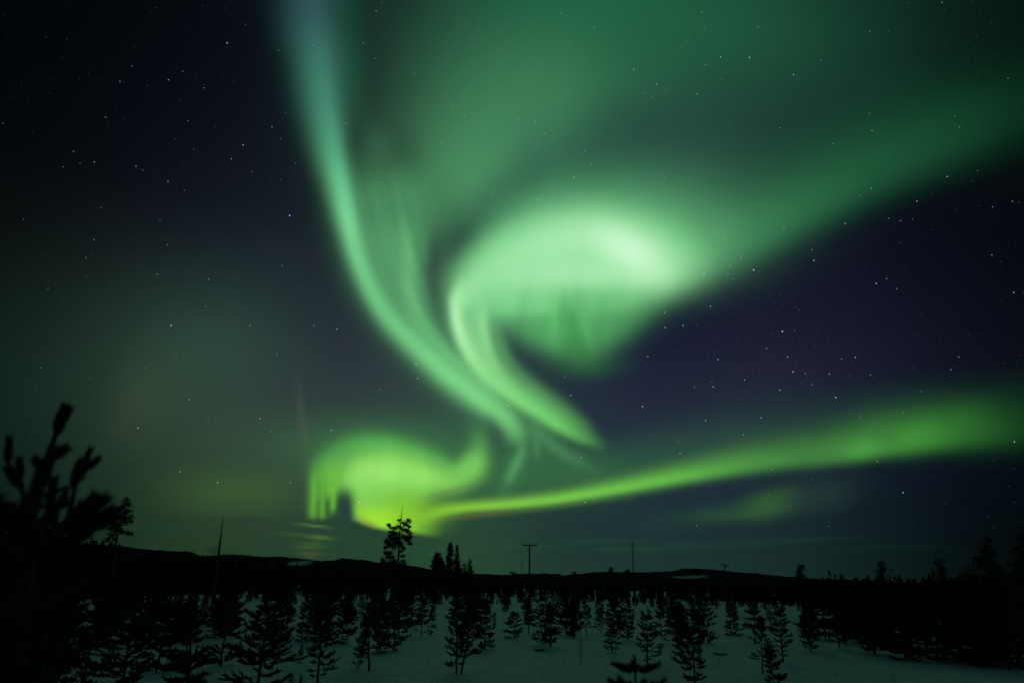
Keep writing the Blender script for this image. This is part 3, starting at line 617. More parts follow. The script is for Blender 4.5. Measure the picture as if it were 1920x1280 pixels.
TAKEN = []
rg = random.Random(9)
PROTO = []
for sd, H, spr, fst, dn, ln, stm in [(1, 2.6, .31, .07, 1.0, .03, 1), (2, 2.9, .28, .06, 1.1, .06, 1), (3, 2.4, .36, .08, .9, .05, 1), (4, 3.1, .27, .10, 1.0, .04, 1), (5, 2.2, .40, .06, 1.1, .03, 1), (6, 2.8, .30, .10, .9, .07, 2), (7, 2.5, .25, .07, 1.2, .05, 1), (8, 3.0, .34, .13, .8, .05, 1), (9, 2.7, .33, .06, 1.1, .08, 2), (10, 2.3, .42, .09, .8, .04, 1), (11, 2.8, .24, .12, .8, .07, 1), (12, 2.4, .38, .05, 1.0, .06, 1), (13, 3.1, .29, .09, .9, .03, 2), (14, 2.0, .44, .04, 1.1, .05, 1)]:
    PROTO.append((H,)+sapling_mesh(sd, H, spr, fst, dn, lean=ln, stems=stm))
SKIRT = []
for sd, H, spr, fst, dn, ln in [(51, 2.8, .36, .03, 1.1, .05), (52, 2.6, .40, .02, 1.0, .04), (53, 3.0, .33, .03, 1.2, .06), (54, 2.5, .42, .04, .9, .03)]:
    SKIRT.append((H,)+sapling_mesh(sd, H, spr, fst, dn, lean=ln, skirt=True))
SPARSE = []
for sd, H, spr, fst, dn, ln, stm in [(21, 2.6, .24, .10, .55, .04, 2), (22, 2.6, .26, .30, .5, .05, 1), (23, 1.9, .34, .12, .7, .03, 1)]:
    SPARSE.append((H,)+sapling_mesh(sd, H, spr, fst, dn, lean=ln, stems=stm))

def sapling(pr, loc, h, rz, label, group=None, wide=1.0):
    H, tm, cm = pr
    e = empty("pine_sapling", loc, rz); s = h/H; e.scale = (s*wide, s*wide, s); e.rotation_euler = (rg.gauss(0, .035), rg.gauss(0, .035), rz)
    link("trunk", tm, e); link("crown", cm, e)
    return tag(e, label, "young pine", group)

def seen_sapling(px, yb, yt, pr, label, wide=1.0, group=None, far=None):
    """yb, yt: where its foot and tip show"""
    p = ground(px, yb) if far is None else at_dist(px, yb, far)
    D = math.hypot(p.x, p.y)
    if far is not None: p.z = float(ground_z(p.x, p.y))
    top = at_dist(px, yt, D)
    TAKEN.append((p.x, p.y))
    return sapling(pr, (p.x, p.y, p.z), max(0.5, top.z-p.z), rg.uniform(0, 6.28), label, group, wide)

P = PROTO; S = SPARSE
NEAR = [
 (856, 1262, 1118, S[0], "twin-stemmed pine sapling with gappy lower whorls at the front, left of the utility pole", 0.9),
 (909, 1217, 1122, P[2], "bushy pine sapling standing behind and right of the gappy twin-stemmed one", 0.95),
 (964, 1196, 1146, P[4], "small squat pine sapling left of the utility pole's foot", 1.2),
 (1016, 1208, 1126, P[1], "dense dark pine sapling, left one of the touching pair right of the utility pole", 0.9),
 (1033, 1211, 1132, P[5], "pine sapling with a low bent branch, right one of the touching pair", 0.9),
 (1074, 1180, 1122, P[6], "narrow pine sapling between the touching pair and the slim clear-stemmed one", 1.0),
 (1099, 1191, 1126, S[1], "slim pine sapling with a clear bare lower stem behind the leafless twig", 0.9),
 (1147, 1222, 1172, S[2], "low wide pine sapling with separate tiers of branches right of the leafless twig", 1.35),
 (1176, 1200, 1116, P[0], "tall dense pine sapling right behind the low wide tiered one", 0.9),
 (1214, 1250, 1138, P[3], "full pine sapling with a bare foot, behind the pine tip at the bottom edge", 0.95),
 (1240, 1192, 1118, P[6], "slender pine sapling in the row behind the full one with a bare foot", 0.9),
 (1303, 1284, 1146, P[11], "large pine sapling cut by the bottom edge, left of the dark lump in the snow", 1.0),
 (1328, 1206, 1124, P[1], "dense pine sapling directly behind the large one at the bottom edge", 0.9),
 (1372, 1193, 1132, P[2], "rounded pine sapling alone beside the open lane of snow", 1.05),
 (1431, 1262, 1156, S[1], "spindly pine sapling right of the dark lump in the snow", 0.9),
 (1452, 1290, 1210, P[4], "short dense pine sapling cut by the bottom edge, in front of the spindly one", 0.95),
 (1469, 1240, 1132, P[3], "pine sapling with a tall bare foot at the right edge of the open snow", 1.0),
 (1521, 1220, 1124, P[0], "pine sapling at the left end of the dark right-hand clump", 0.9),
 (1574, 1214, 1118, P[7], "loose pine sapling with snow showing through it in the right-hand clump", 0.95),
 (482, 1296, 1112, P[9], "biggest pine sapling at the lower left with a long drooping branch to the right", 1.15),
 (566, 1204, 1130, P[2], "pine sapling in the second row right of the biggest lower left one", 0.9),
 (563, 1244, 1208, P[6], "tiny pine seedling on the snow right of the biggest lower left sapling", 0.8),
 (594, 1284, 1128, P[3], "tall pine sapling at the bottom edge right of the tiny seedling", 1.0),
 (545, 1292, 1262, P[4], "small seedling tip at the bottom edge, left of the tall sapling's trunk", 0.8),
 (562, 1292, 1264, P[6], "small seedling tip at the bottom edge, close to the tall sapling's trunk", 0.8),
 (690, 1258, 1130, S[1], "pine sapling with a long clear trunk standing left of the open snow", 1.1),
 (670, 1252, 1160, S[0], "thin crooked pine sapling just left of the clear-trunked one", 0.7),
 (712, 1222, 1130, P[0], "pine sapling behind and right of the clear-trunked one", 0.9),
 (738, 1220, 1118, P[1], "thick dark pine sapling at the left edge of the open snow", 1.1),
 (790, 1194, 1122, P[7], "open pine sapling at the far left corner of the open snow", 0.95),
 (808, 1190, 1130, P[6], "thin pine sapling right beside the open one at the open snow's far left corner", 0.8),
 (640, 1206, 1120, P[4], "broad pine sapling in the row behind the tall one at the bottom edge", 0.9),
 (414, 1248, 1112, P[1], "dense pine sapling behind and left of the biggest lower left one", 1.0),
 (352, 1300, 1124, P[5], "dark twin-stemmed pine sapling between near pine and biggest lower left one", 1.15),
 (292, 1262, 1122, P[2], "dark broad pine sapling right of the near out-of-focus pine", 1.05),
 (226, 1310, 1110, P[0], "dark tall pine sapling in front of the near pine's right side", 1.2),
]
for x, yb, yt, pr, lb, wd in NEAR: seen_sapling(x, yb, yt, pr, lb, wd*1.03, "pine saplings on the snow field")

# tip of a sapling close below the camera, out of focus
def add_tip():
    p = at_dist(1192, 1300, 7.5); zb = float(ground_z(p.x, p.y)); top = at_dist(1190, 1231, 7.5)
    TAKEN.append((p.x, p.y))
    h = top.z-zb; w = Wood(); nd = Needles(64); rs = random.Random(3)
    w.tube([(0, 0, -.2), (.01, 0, h*.5), (0, 0, h-.05)], [.03, .022, .008], 6)
    nd.shoot((0, 0, h-.16), (0, 0, h-.02), 120, .06, .008, .7)
    for zz, n, L, up in [(h-.12, 5, .20, .12), (h-.30, 6, .27, .25), (h-.55, 6, .34, .15), (h-.9, 6, .52, .05), (h-1.2, 5, .5, 0), (h-1.5, 5, .4, 0)]:
        a0 = rs.uniform(0, 6.28)
        for b in range(n):
            a = a0+b*6.28/n+rs.uniform(-.3, .3); l_ = L*rs.uniform(.7, 1.1); p0 = Vector((0, 0, zz))
            p1 = p0+Vector((math.cos(a), math.sin(a), up)).normalized()*l_*.6; p2 = p1+Vector((math.cos(a), math.sin(a), up+.35)).normalized()*l_*.45
            w.tube([p0, p1, p2], [.009, .007, .004], 4, False); nd.shoot(p0.lerp(p1, .4), p1, 110, .06, .008, .9); nd.shoot(p1, p2, 170, .06, .008, .8)
            for s_ in (-1, 1):
                q = p0.lerp(p1, .75); q2 = q+Vector((math.cos(a+s_*.8), math.sin(a+s_*.8), .35)).normalized()*l_*.35; nd.shoot(q, q2, 90, .055, .008, .8)
    e = tag(empty("pine_sapling", (p.x, p.y, zb)), "blurred bushy tip of a close pine sapling poking up at the bottom edge", "young pine", "pine saplings on the snow field")
    link("trunk", w.mesh("trunk", M_bark), e); link("crown", nd.mesh("crown", M_needle), e)
add_tip()

# thick dark clump on the right, nearer and taller
CLUMP = [(1640, 1226, 1106), (1668, 1215, 1096), (1700, 1236, 1100), (1738, 1228, 1090), (1772, 1240, 1096), (1806, 1232, 1086), (1842, 1248, 1090), (1878, 1242, 1080), (1910, 1252, 1086), (1950, 1250, 1078), (1620, 1204, 1112), (1690, 1198, 1104), (1760, 1204, 1094), (1830, 1210, 1088), (1890, 1212, 1084), (1548, 1200, 1114), (1600, 1190, 1108), (1722, 1180, 1100), (1795, 1180, 1096), (1865, 1184, 1090), (1925, 1190, 1086)]
for i, (x, yb, yt) in enumerate(CLUMP):
    seen_sapling(x, yb, yt, SKIRT[i % 4] if i % 3 else P[(i*3) % 10], "pine sapling in the thick black clump along the right edge", 1.35, "dark clump of saplings at the right edge")
CLUMP2 = [(-20, 1290, 1100), (40, 1300, 1108), (96, 1290, 1112), (150, 1296, 1116), (130, 1240, 1112), (70, 1236, 1108), (10, 1230, 1104), (100, 1196, 1110), (40, 1190, 1106)]
for i, (x, yb, yt) in enumerate(CLUMP2):
    seen_sapling(x, yb, yt, SKIRT[i % 4] if i % 3 else P[(i*5+1) % 10], "dark pine sapling in the black thicket under the near pine", 1.12, "dark thicket of saplings at the left edge")

# rows further out
rs = random.Random(31); count = 0; tries = 0
def open_snow(px, py):
    if 620 < px < 1160 and py > 1196: return True
    if 1380 < px < 1412 and py > 1140: return True
    if 1232 < px < 1262 and py > 1185: return True
    if py > 1214: return True
    return False
while count < 228 and tries < 9000:
    tries += 1
    px = rs.uniform(-80, 2000); py = 1119+(rs.random()**0.95)*90
    hor = 1098+0.0175*(px-960)
    if py < hor+21 or open_snow(px, py): continue
    p = ground(px, py); D = math.hypot(p.x, p.y)
    if any((p.x-a)**2+(p.y-b)**2 < (0.8+0.004*D)**2 for a, b in TAKEN): continue
    TAKEN.append((p.x, p.y)); count += 1
    h = rs.uniform(1.6, 3.2) if rs.random() < .85 else rs.uniform(.9, 1.5)
    if px > 1480 or px < 320: h *= 1.15
    z = 'left' if px < 520 else 'right' if px > 1420 else 'middle'
    sapling(P[rs.randrange(14)], (p.x, p.y, p.z), h, rs.uniform(0, 6.28), "dark pine sapling among many in the crowded back rows, %s part of the field" % z, "back rows of saplings, %s part of the field" % z, rs.uniform(0.95, 1.35))
# beyond them the rows run together
tris = []
for k in range(620):
    px = rs.uniform(-80, 2000); D = rs.uniform(150, 262)
    p = at_dist(px, 1100, D); p.z = float(ground_z(p.x, p.y)); h = rs.uniform(1.4, 2.9); v = proto[rs.randrange(6)]; a = rs.uniform(0, 6.28); c, s_ = math.cos(a), math.sin(a); wd = h*rs.uniform(1.2, 1.9)
    tris.append(np.stack([(v[:, 0]*c-v[:, 1]*s_)*wd+p.x, (v[:, 0]*s_+v[:, 1]*c)*wd+p.y, v[:, 2]*h+p.z-.05], -1))
tag(link("distant_saplings", tri_mesh("distant_saplings", np.concatenate(tris), M_far)), "merged far rows of saplings just in front of the dark wood", kind="stuff")

# leafless twig and the dark lump in the snow
p = ground(1089, 1245); top = at_dist(1089, 1180, math.hypot(p.x, p.y)); hh = top.z-p.z
e = tag(empty("leafless_sapling", p), "thin leafless sapling standing alone in the open snow right of the utility pole", "bare sapling")
w = Wood(); w.tube([(0, 0, -.2), (0.01, 0, hh*.4), (-.01, 0.01, hh*.75), (0.01, 0, hh)], [.022, .016, .010, .004], 5); link("trunk", w.mesh("trunk", M_dead), e)
w = Wood(); rs2 = random.Random(4)
for k in range(16):
    z = hh*rs2.uniform(.22, .95); a = rs2.uniform(0, 6.28); L = (1-z/hh)*0.42+0.10
    w.tube([(0, 0, z), (math.cos(a)*L*.5, math.sin(a)*L*.5, z+L*.5), (math.cos(a)*L*.7, math.sin(a)*L*.7, z+L*1.05)], [.007, .005, .002], 3, False)
link("branches", w.mesh("branches", M_dead), e)

# dry stalks and twig ends poking through the crust
w = Wood(); rs2 = random.Random(14)
for k in range(130):
    px = rs2.uniform(420, 1700); py = rs2.uniform(1140, 1290); p = ground(px, py)
    for q in range(rs2.choice((1, 1, 2, 3))):
        o = p+Vector((rs2.gauss(0, .12), rs2.gauss(0, .12), -.05)); a = rs2.uniform(0, 6.28); L = rs2.uniform(.12, .38)
        w.tube([o, o+Vector((math.cos(a)*L*.2, math.sin(a)*L*.2, L*.7)), o+Vector((math.cos(a)*L*.5, math.sin(a)*L*.5, L))], [.008, .006, .003], 4, False)
tag(link("dry_grass", w.mesh("dry_grass", M_dead)), "scattered dry stalks poking through the snow crust", kind="stuff")

def lump(name, px, py, label, sz, seed):
    p = ground(px, py); nd = Needles(seed); w = Wood()
    for k in range(9):
        a = seed+k*0.7; L = sz*(0.6+0.5*((k*37) % 10)/10)
        q = Vector((math.cos(a)*L, math.sin(a)*L*.5, sz*(.12+.12*((k*13) % 7)/7)))
        w.tube([(0, 0, 0), q*.5+Vector((0, 0, .08)), q], [.012, .009, .004], 4, False); nd.shoot((q*.2), q, 90, .07, .012, .9)
    e = tag(empty(name, p), label, "buried sapling"); link("branches", w.mesh("branches", M_bark), e); link("needles", nd.mesh("needles", M_needle), e)
lump("buried_sapling", 1350, 1228, "dark lump of a snow-buried sapling lying in the open lane of snow", 0.5, 3)
lump("buried_sapling", 1012, 1220, "small buried sapling tip under the touching pair of saplings", 0.4, 5)

# ---------------------------------------------------------------- old trees that stand up against the sky
def tall_tree(name, px, yt, D, label, spec, cat="pine tree"):
    """spec: crown start, silhouette (height fraction -> reach), density, clump size, lean, seed"""
    foot = at_dist(px, 1110, D); foot.z = float(ground_z(foot.x, foot.y))-0.2
    top = at_dist(px+spec.get('dx', 0), yt, D); H = top.z-foot.z
    rs = random.Random(spec['seed']); nd = Needles(spec['seed']); w = Wood()
    lean = (top-foot); ax = lambda t: Vector((lean.x*t, lean.y*t, H*t))
    side = Vector((math.cos(math.atan2(foot.x, foot.y)), -math.sin(math.atan2(foot.x, foot.y)), 0)); dep = Vector((side.y, -side.x, 0))
    r0 = spec.get('r', 0.011*H)
    w.tube([ax(t) for t in (0, .25, .5, .75, .9, 1)], [r0*(1-.93*t) for t in (0, .25, .5, .75, .9, 1)], 7)
    prof = spec['prof']; xs = [p[0] for p in prof]; ls = [p[1] for p in prof]; rr = [p[2] for p in prof]
    n = spec['n']
    for k in range(n):
        t = spec['start']+(spec.get('end', .985)-spec['start'])*(k+rs.random())/n
        a = rs.uniform(0, 6.283); c, s = math.cos(a), math.sin(a)
        reach = (np.interp(t, xs, rr) if c > 0 else np.interp(t, xs, ls))
        L = reach*(0.55+0.5*rs.random())
        d = (side*c+dep*s*0.8); drop = spec.get('drop', -0.1)
        p0 = ax(t); p1 = p0+d*L*.6+Vector((0, 0, drop*L*.5)); p2 = p0+d*L+Vector((0, 0, drop*L+(0.12*L if rs.random() < .6 else -.05*L)))
        rb = r0*.22*(1-.7*t)+.008
        w.tube([p0, p1, p2], [rb, rb*.7, rb*.3], 4, False)
        m = max(1, int(L/spec['clump']*2.2))
        if rs.random() < spec.get('bare', 0): continue
        for q in range(m):
            f = (q+1)/m; pc = p0.lerp(p1, f*2) if f < .5 else p1.lerp(p2, f*2-1)
            if f < spec.get('inner', .2): continue
            nd.clump(pc+Vector((rs.uniform(-.2, .2), rs.uniform(-.2, .2), rs.uniform(-.1, .25)))*spec['clump'], spec['clump']*rs.uniform(.8, 1.3), int(spec['den']*rs.uniform(.7, 1.3)), spec['clump']*.55, .55)
    for (t0, t1, L, u) in spec.get('twigs', []):            # bare dead twigs: height, rise, reach (+ right)
        w.tube([ax(t0), ax(t0)+side*L*.6+Vector((0, 0, u*.6)), ax(t0)+side*L+Vector((0, 0, u))], [.08, .06, .03], 4, False)
    e = tag(empty(name, foot), label, cat)
    link("trunk", w.mesh("trunk", M_bark), e)
    if nd.t: link("crown", nd.mesh("crown", M_needle), e)
    return e

def pad_tree(D, trunk, pads, zoom, ox, oy, label, seed, r0, den, twigs=(), yfoot=1112):
    """old pine drawn out pad by pad: each pad a cluster of needle tufts at the end of its own limb"""
    g = lambda x, y, dd=0.0: at_dist(ox+x/zoom, oy+y/zoom, D+dd)
    T_ = [g(*q) for q in trunk]; foot = at_dist(ox+trunk[0][0]/zoom, yfoot, D); foot.z = float(ground_z(foot.x, foot.y))-.2
    rs = random.Random(seed); nd = Needles(seed); w = Wood()
    pts = [Vector((0, 0, 0))]+[q-foot for q in T_]; k = len(pts)
    w.tube(pts, [r0*(1-i/(k-1))**.8+.03 for i in range(k)], 8)
    for (x, y, r) in pads:
        rm = r/zoom*D/1400.0; dd = rs.uniform(-1.6, 1.6)*max(rm, .6); c = g(x, y, dd)-foot
        best = min(range(1, k), key=lambda i: abs(pts[i].z-c.z)); i0 = max(1, min(best, k-2))
        t = min(1, max(0, (c.z+.25*abs(dd)+.3-pts[i0].z)/max(.01, pts[i0+1].z-pts[i0].z))); p0 = pts[i0].lerp(pts[i0+1], t)
        w.tube([p0, p0.lerp(c, .6)+Vector((0, 0, -.1)), c], [.07, .045, .02], 4, False)
        for q in range(8):
            o = Vector((rs.gauss(0, .46), rs.gauss(0, .46), rs.gauss(0, .3)))*rm
            nd.clump(c+o, rm*.7, int(den*rs.uniform(.6, 1.3)), max(.2, rm*.34), .7)
    for (x0, y0, x1, y1) in twigs:
        a_, b_ = g(x0, y0)-foot, g(x1, y1)-foot
        w.tube([a_, a_.lerp(b_, .6)+Vector((0, 0, -.08)), b_], [.06, .045, .025], 4, False)
    e = tag(empty("pine_tree", foot), label, "pine tree")
    link("trunk", w.mesh("trunk", M_bark), e); link("crown", nd.mesh("crown", M_needle), e)

pad_tree(200, [(672, 1000), (680, 900), (688, 760), (692, 620), (700, 500), (712, 380), (722, 290), (733, 168)],
  [(800, 358, 34), (770, 402, 38), (815, 432, 22), (742, 384, 28), (690, 356, 24), (785, 480, 42), (830, 512, 24), (755, 470, 32), (716, 440, 34), (800, 560, 38), (835, 560, 15), (740, 556, 40), (775, 592, 26), (815, 620, 32), (842, 636, 14), (572, 412, 32), (602, 442, 30), (640, 446, 30), (672, 424, 26), (620, 494, 36), (580, 492, 22), (660, 506, 40), (590, 546, 36), (640, 566, 46), (536, 606, 34), (588, 612, 44), (640, 624, 40), (690, 622, 36), (560, 662, 36), (530, 690, 24), (610, 672, 40), (720, 660, 36), (742, 692, 20), (540, 740, 36), (590, 752, 38), (725, 722, 28), (562, 802, 34), (606, 796, 32), (735, 782, 28), (590, 852, 34), (640, 842, 30), (740, 842, 28), (500, 832, 34), (488, 870, 40), (530, 882, 36), (580, 892, 40), (640, 892, 54), (700, 882, 46), (750, 872, 26), (620, 932, 54), (700, 932, 54), (560, 934, 46), (470, 900, 30), (640, 980, 60), (720, 985, 50), (560, 990, 50)],
  6.4, 640, 920, "tall ragged pine with a bare spire tip, tallest tree, below the bright aurora coil", 7, .28, 46,
  [(718, 330, 652, 348), (652, 348, 604, 332), (724, 300, 684, 300), (684, 300, 676, 286), (724, 322, 776, 314), (728, 250, 706, 262), (714, 380, 612, 372), (612, 372, 596, 384), (716, 350, 648, 402), (730, 220, 742, 230), (728, 280, 746, 276)])
pad_tree(150, [(862, 1290), (868, 1225), (885, 1100), (905, 1040), (928, 975), (950, 872)],
  [(942, 880, 26), (966, 902, 24), (922, 912, 18), (896, 932, 18), (962, 950, 26), (926, 966, 24), (888, 950, 12), (972, 1000, 24), (934, 1004, 26), (892, 992, 18), (946, 1034, 26), (984, 1030, 12), (896, 1044, 28), (850, 1062, 34), (904, 1084, 26), (830, 1080, 16), (958, 1114, 20), (986, 1122, 12), (866, 1112, 30), (914, 1110, 16), (820, 1152, 20), (852, 1164, 22), (800, 1172, 12), (838, 1130, 22)],
  4.0, 0, 720, "slim leaning pine with lopsided tufts beside the near blurred pine", 12, .17, 30)
tall_tree("dead_tree", 402, 966, 150, "leaning dead snag with short stubs and one drooping branch on its left", dict(dx=17, seed=5, start=.35, end=.97, n=60, den=0, clump=.5, bare=1.0, r=.40, live=False, drop=-.15,
    prof=[(.3, .9, .3), (.6, .6, .3), (1, .15, .12)], twigs=[(.66, 0, -1.0, -.1), (.63, 0, -2.6, -.15), (.62, 0, -2.9, -.7), (.60, 0, -2.3, -.5), (.58, 0, -2.7, -.9), (.55, 0, -2.0, -1.0), (.52, 0, -1.5, -.9), (.7, 0, -.6, .1), (.78, 0, -.6, .15), (.85, 0, -.5, .2)]), "dead tree")
tall_tree("pine_tree", 822, 1036, 250, "short round-topped pine, leftmost of the five trees left of the utility pole", dict(seed=31, start=.2, n=120, den=22, clump=.65, drop=.0, prof=[(.2, 3, 3), (.5, 2.6, 2.4), (.8, 2.0, 2.2), (.95, 1.2, 1.4), (1, .6, .6)]))
tall_tree("spruce_tree", 844, 1015, 250, "tallest slim spruce with a blunt tip among the five trees left of the utility pole", dict(seed=32, start=.1, n=150, den=20, clump=.55, drop=-.3, prof=[(.1, 2.0, 2.0), (.6, 1.35, 1.35), (.9, .85, .85), (1, .3, .3)]), "spruce tree")
tall_tree("spruce_tree", 857, 1021, 250, "pointed spruce with a thin spire, third of the five trees left of the utility pole", dict(seed=33, start=.08, n=150, den=20, clump=.5, drop=-.3, prof=[(.1, 2.7, 2.7), (.5, 1.8, 1.8), (.68, 1.1, 1.1), (.78, .5, .5), (1, .12, .12)]), "spruce tree")
tall_tree("pine_tree", 871, 1055, 255, "lowest small tree of the five left of the utility pole", dict(seed=34, start=.1, n=70, den=20, clump=.5, drop=-.15, prof=[(.1, 2, 2), (.7, 1.0, 1.0), (1, .2, .2)]))
tall_tree("pine_tree", 881, 1047, 252, "small pointed tree, rightmost of the five left of the utility pole", dict(seed=35, start=.1, n=90, den=20, clump=.5, drop=-.2, prof=[(.1, 2.2, 2.2), (.6, 1.3, 1.3), (1, .2, .2)]))
tall_tree("conifer_tree", 1145, 1063, 290, "small dark pointed conifer on the skyline left of the radio mast", dict(seed=41, start=.1, n=50, den=24, clump=.9, drop=-.2, prof=[(.1, 1.8, 1.8), (.6, 1.3, 1.3), (1, .2, .2)]), "conifer")
tall_tree("conifer_tree", 1174, 1067, 290, "low lopsided conifer just left of the radio mast's foot", dict(seed=42, start=.1, n=44, den=24, clump=.8, drop=-.1, dx=3, prof=[(.1, 2.4, 1.2), (.7, 1.8, .8), (.85, .6, .4), (1, .1, .1)]), "conifer")
tall_tree("conifer_tree", 1077, 1070, 300, "tallest conifer in a row of tiny treetops right of the utility pole", dict(seed=43, start=.1, n=40, den=22, clump=.8, drop=-.2, prof=[(.1, 1.6, 1.6), (.6, 1.1, 1.1), (1, .2, .2)]), "conifer")
tall_tree("conifer_tree", 962, 1071, 300, "tiny blunt treetop on the skyline left of the utility pole", dict(seed=44, start=.1, n=36, den=22, clump=.8, drop=-.1, prof=[(.1, 1.6, 1.6), (.9, 1.2, 1.2), (1, .4, .4)]), "conifer")
tall_tree("conifer_tree", 1501, 1058, 215, "dark narrow treetop above the right-hand wood, left of the two thin ones", dict(seed=45, start=.1, n=60, den=26, clump=.7, drop=-.1, prof=[(.1, 1.8, 1.6), (.7, 1.2, .8), (.85, .5, .6), (1, .45, .45)]), "conifer")
tall_tree("conifer_tree", 1650, 1052, 150, "thin ragged treetop over the right-hand wood, left one of a close pair", dict(seed=46, start=.3, n=60, den=12, clump=.5, drop=.35, prof=[(.3, .8, .8), (.8, .7, 1.0), (1, .15, .15)]), "conifer")
tall_tree("conifer_tree", 1667, 1058, 150, "very thin bare treetop over the right-hand wood, right one of a close pair", dict(seed=47, start=.3, n=40, den=6, clump=.4, drop=.35, bare=.4, prof=[(.3, .7, .6), (.8, .5, .5), (1, .15, .15)]), "conifer")
tall_tree("pine_tree", 1767, 1046, 75, "loose young pine rising over the wood, left of the highest tree on the right", dict(dx=-7, seed=48, start=.2, n=80, den=10, clump=.34, drop=.3, r=.06, prof=[(.2, .7, .7), (.75, .55, .6), (.9, .4, .35), (1, .12, .12)]))
tall_tree("pine_tree", 1865, 1006, 48, "highest blurred young pine on the right with upswept open branches", dict(dx=-20, seed=49, start=.25, n=120, den=9, clump=.26, drop=.4, r=.055, prof=[(.2, 1.3, 1.6), (.55, 1.0, 1.3), (.75, .7, .5), (1, .1, .1)]))
tall_tree("pine_tree", 1815, 1066, 60, "round low pine crown between the loose young pine and the highest tree on the right", dict(seed=50, start=.2, n=80, den=10, clump=.3, drop=.3, r=.05, prof=[(.2, 1.2, 1.2), (.7, .9, .9), (1, .3, .3)]))
tall_tree("pine_tree", 1932, 990, 42, "dark pine cut by the right edge of the picture", dict(dx=-8, seed=51, start=.25, n=110, den=10, clump=.26, drop=.35, r=.055, prof=[(.2, 1.3, 1.2), (.7, .9, .9), (1, .2, .2)]))

# ---------------------------------------------------------------- near pine at the left edge, out of focus
DN = 4.2
e0 = at_dist(40, 1300, DN); zb = float(ground_z(e0.x, e0.y))
e = tag(empty("pine_tree", (e0.x, e0.y, zb)), "big near pine with blurred upright shoots like bottle brushes at the left edge", "pine tree")
base = Vector((e0.x, e0.y, zb))
def Nn(x, y, dd=0.0): return at_dist(x, y, DN+dd)-base
w = Wood(); nd = Needles(91); rs = random.Random(6)
def limb(pts, r0, r1):
    P_ = [Nn(*q) for q in pts]; k = len(P_)
    w.tube(P_, [r0+(r1-r0)*i/(k-1) for i in range(k)], 7)
def brush(a, b, n, ln=.052, fl=.62): nd.shoot(Nn(*a), Nn(*b), int(n*3.0), ln*1.12, .0026, fl*1.1)
w.tube([(0, 0, -.3), (0.0, 0.0, (Nn(48, 1060).z)*.6), Nn(48, 1060), Nn(60, 960), Nn(72, 900), Nn(92, 850), Nn(104, 815), Nn(116, 785)], [.06, .05, .034, .026, .021, .016, .012, .008], 8)
# leader brushes
brush((104, 822), (119, 772), 420, .054, .55); brush((104, 815), (128, 774), 260, .045, .5); brush((100, 806), (114, 772), 200, .04, .5)
limb([(92, 862), (106, 846), (116, 838)], .008, .005); brush((92, 862), (116, 846), 340, .05, .7); limb([(84, 880), (74, 868), (70, 862)], .007, .004); brush((86, 882), (72, 868), 260, .045, .6)
brush((68, 925), (98, 850), 700, .055, .7); brush((60, 960), (76, 890), 600, .06, .8)
# right limb
limb([(80, 930), (100, 922), (125, 914), (140, 905)], .012, .009); limb([(124, 985), (134, 945), (142, 908), (148, 888), (158, 862)], .014, .007)
brush((140, 910), (152, 876), 560, .055, .7); brush((150, 888), (166, 850), 300, .042, .5); brush((156, 884), (177, 866), 280, .042, .5); brush((148, 892), (147, 878), 180, .04, .6); brush((134, 915), (140, 900), 220, .045, .7)
# left limbs
limb([(58, 955), (46, 930), (32, 905), (18, 885), (10, 860)], .013, .006); brush((14, 872), (17, 832), 360, .046, .5); brush((40, 918), (20, 886), 420, .05, .6)
limb([(44, 915), (38, 890), (37, 872)], .007, .004); brush((38, 905), (36, 870), 320, .045, .5)
brush((90, 965), (100, 905), 360, .05, .7); brush((104, 955), (116, 945), 260, .045, .7)
# low right tufts
limb([(70, 1010), (110, 985), (150, 965), (172, 948)], .014, .007)
for a, b, n in [((146, 975), (172, 938), 520), ((150, 975), (192, 940), 520), ((165, 985), (204, 960), 420), ((170, 992), (212, 972), 380), ((120, 1000), (165, 970), 600), ((140, 1012), (175, 985), 480), ((110, 1030), (150, 1006), 480), ((130, 1000), (152, 960), 480)]: brush(a, b, n, .056, .75)
# dense lower body
for k in range(150):
    y = rs.uniform(960, 1330); xr = np.interp(y, [960, 1000, 1030, 1100, 1180, 1330], [70, 118, 140, 150, 120, 110])
    x = rs.uniform(-110, xr); dd = rs.uniform(-.5, .6)
    L = rs.uniform(28, 62); a = rs.uniform(-2.4, -.5)
    nd.shoot(Nn(x, y, dd), Nn(x+math.cos(a)*L, y+math.sin(a)*L, dd), 420, .058, .0040, .8)
    if k % 3 == 0: w.tube([Nn(50, min(1320, y+40)), Nn(x, y, dd), Nn(x+math.cos(a)*L*.8, y+math.sin(a)*L*.8, dd)], [.012, .008, .004], 5, False)
link("trunk", w.mesh("trunk", M_bark), e); link("crown", nd.mesh("crown", M_needle), e)

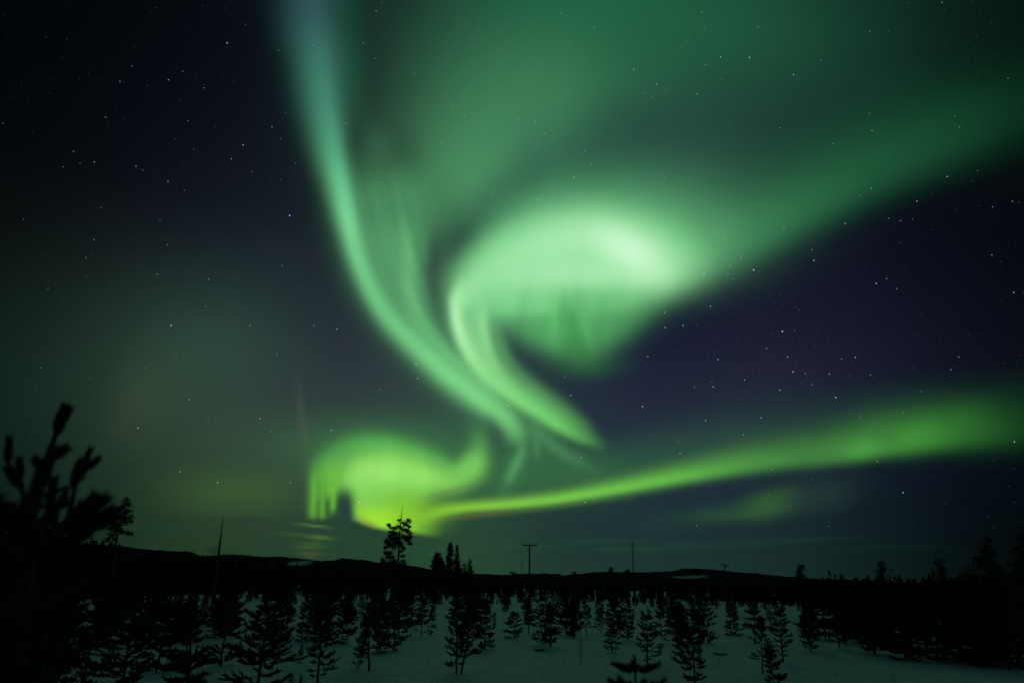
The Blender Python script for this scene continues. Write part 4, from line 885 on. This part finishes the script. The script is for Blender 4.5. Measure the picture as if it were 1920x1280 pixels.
# ---------------------------------------------------------------- poles and masts
def utility_pole(px, yb, yt, D, label, arm_deg, droop):
    foot = at_dist(px, yb, D); foot.z = float(ground_z(foot.x, foot.y)); top = at_dist(px, yt, D); H = top.z-foot.z
    e = tag(empty("utility_pole", foot, R(arm_deg)), label, "utility pole", "wooden utility poles")
    link("post", Wood().tube([(0, 0, -.4), (0, 0, H*.5), (0, 0, H-.22)], [.15, .13, .105], 10).mesh("post", M_pole), e)
    arm = link("crossarm", Wood().box((0, -.13, 0), (2.15, .11, .15)).mesh("crossarm", M_pole, False), e)
    arm.location = (0, 0, H-.36); arm.rotation_euler = (0, droop, 0)
    for s in (-1, 1):
        link("brace", Wood().tube([(s*.1, -.13, H-1.0), (s*.55, -.19, H-.43)], .022, 6).mesh("brace", M_steel), e)
    for x in (-.98, .22, .98):
        g = Wood().tube([(x, -.13, H-.30-x*droop), (x, -.13, H-.19-x*droop)], .016, 6)
        g.tube([(x, -.13, H-.20-x*droop), (x, -.13, H-.15-x*droop), (x, -.13, H-.11-x*droop), (x, -.13, H-.06-x*droop), (x, -.13, H-.02-x*droop)], [.05, .075, .05, .07, .035], 10)
        link("insulator", g.mesh("insulator", M_porc), e)
utility_pole(992, 1143, 1017, 108, "tall wooden utility pole with a straight crossarm rising from the snow field", -2, 0)
utility_pole(1363.5, 1128, 1056, 165, "distant utility pole with a tilted crossarm above the low hill on the right", 28, .16)

def mast(px, yt, D, width, label):
    foot = at_dist(px, 1090, D); foot.z = float(ground_z(foot.x, foot.y))-0.3; top = at_dist(px-1.0, yt, D); H = top.z-foot.z
    e = tag(empty("radio_mast", foot), label, "radio mast")
    w = Wood(); r = width*.58; c = [(r*math.cos(a), r*math.sin(a)) for a in (0.3, 2.39, 4.49)]
    for (x, y) in c: w.tube([(x, y, 0), (x, y, H*.93)], width*.10, 5)
    n = int(H*.93/(width*1.3)); 
    for i in range(n):
        z0 = H*.93*i/n; z1 = H*.93*(i+1)/n
        for k in range(3):
            a, b = c[k], c[(k+1) % 3]
            w.tube([(*a, z0), (*b, z1)], width*.05, 3, False); w.tube([(*a, z1), (*b, z1)], width*.05, 3, False)
    link("lattice_tower", w.mesh("lattice_tower", M_steel), e)
    link("antenna", Wood().tube([(0, 0, H*.92), (0, 0, H)], width*.12, 6).mesh("antenna", M_steel), e)
    for k, a in enumerate((0.3, 2.39, 4.49)):
        link("guy_wire", Wood().tube([(c[k][0], c[k][1], H*.85), (H*.55*math.cos(a), H*.55*math.sin(a), 0)], .02, 4).mesh("guy_wire", M_steel), e)
mast(1188, 1010, 900, 1.5, "slender tall radio mast on the skyline right of the utility pole")
mast(979, 1044, 1500, 1.0, "faint distant radio mast just left of the utility pole")
mast(765, 1036, 1300, .7, "faint thin mast right behind the tall ragged pine")
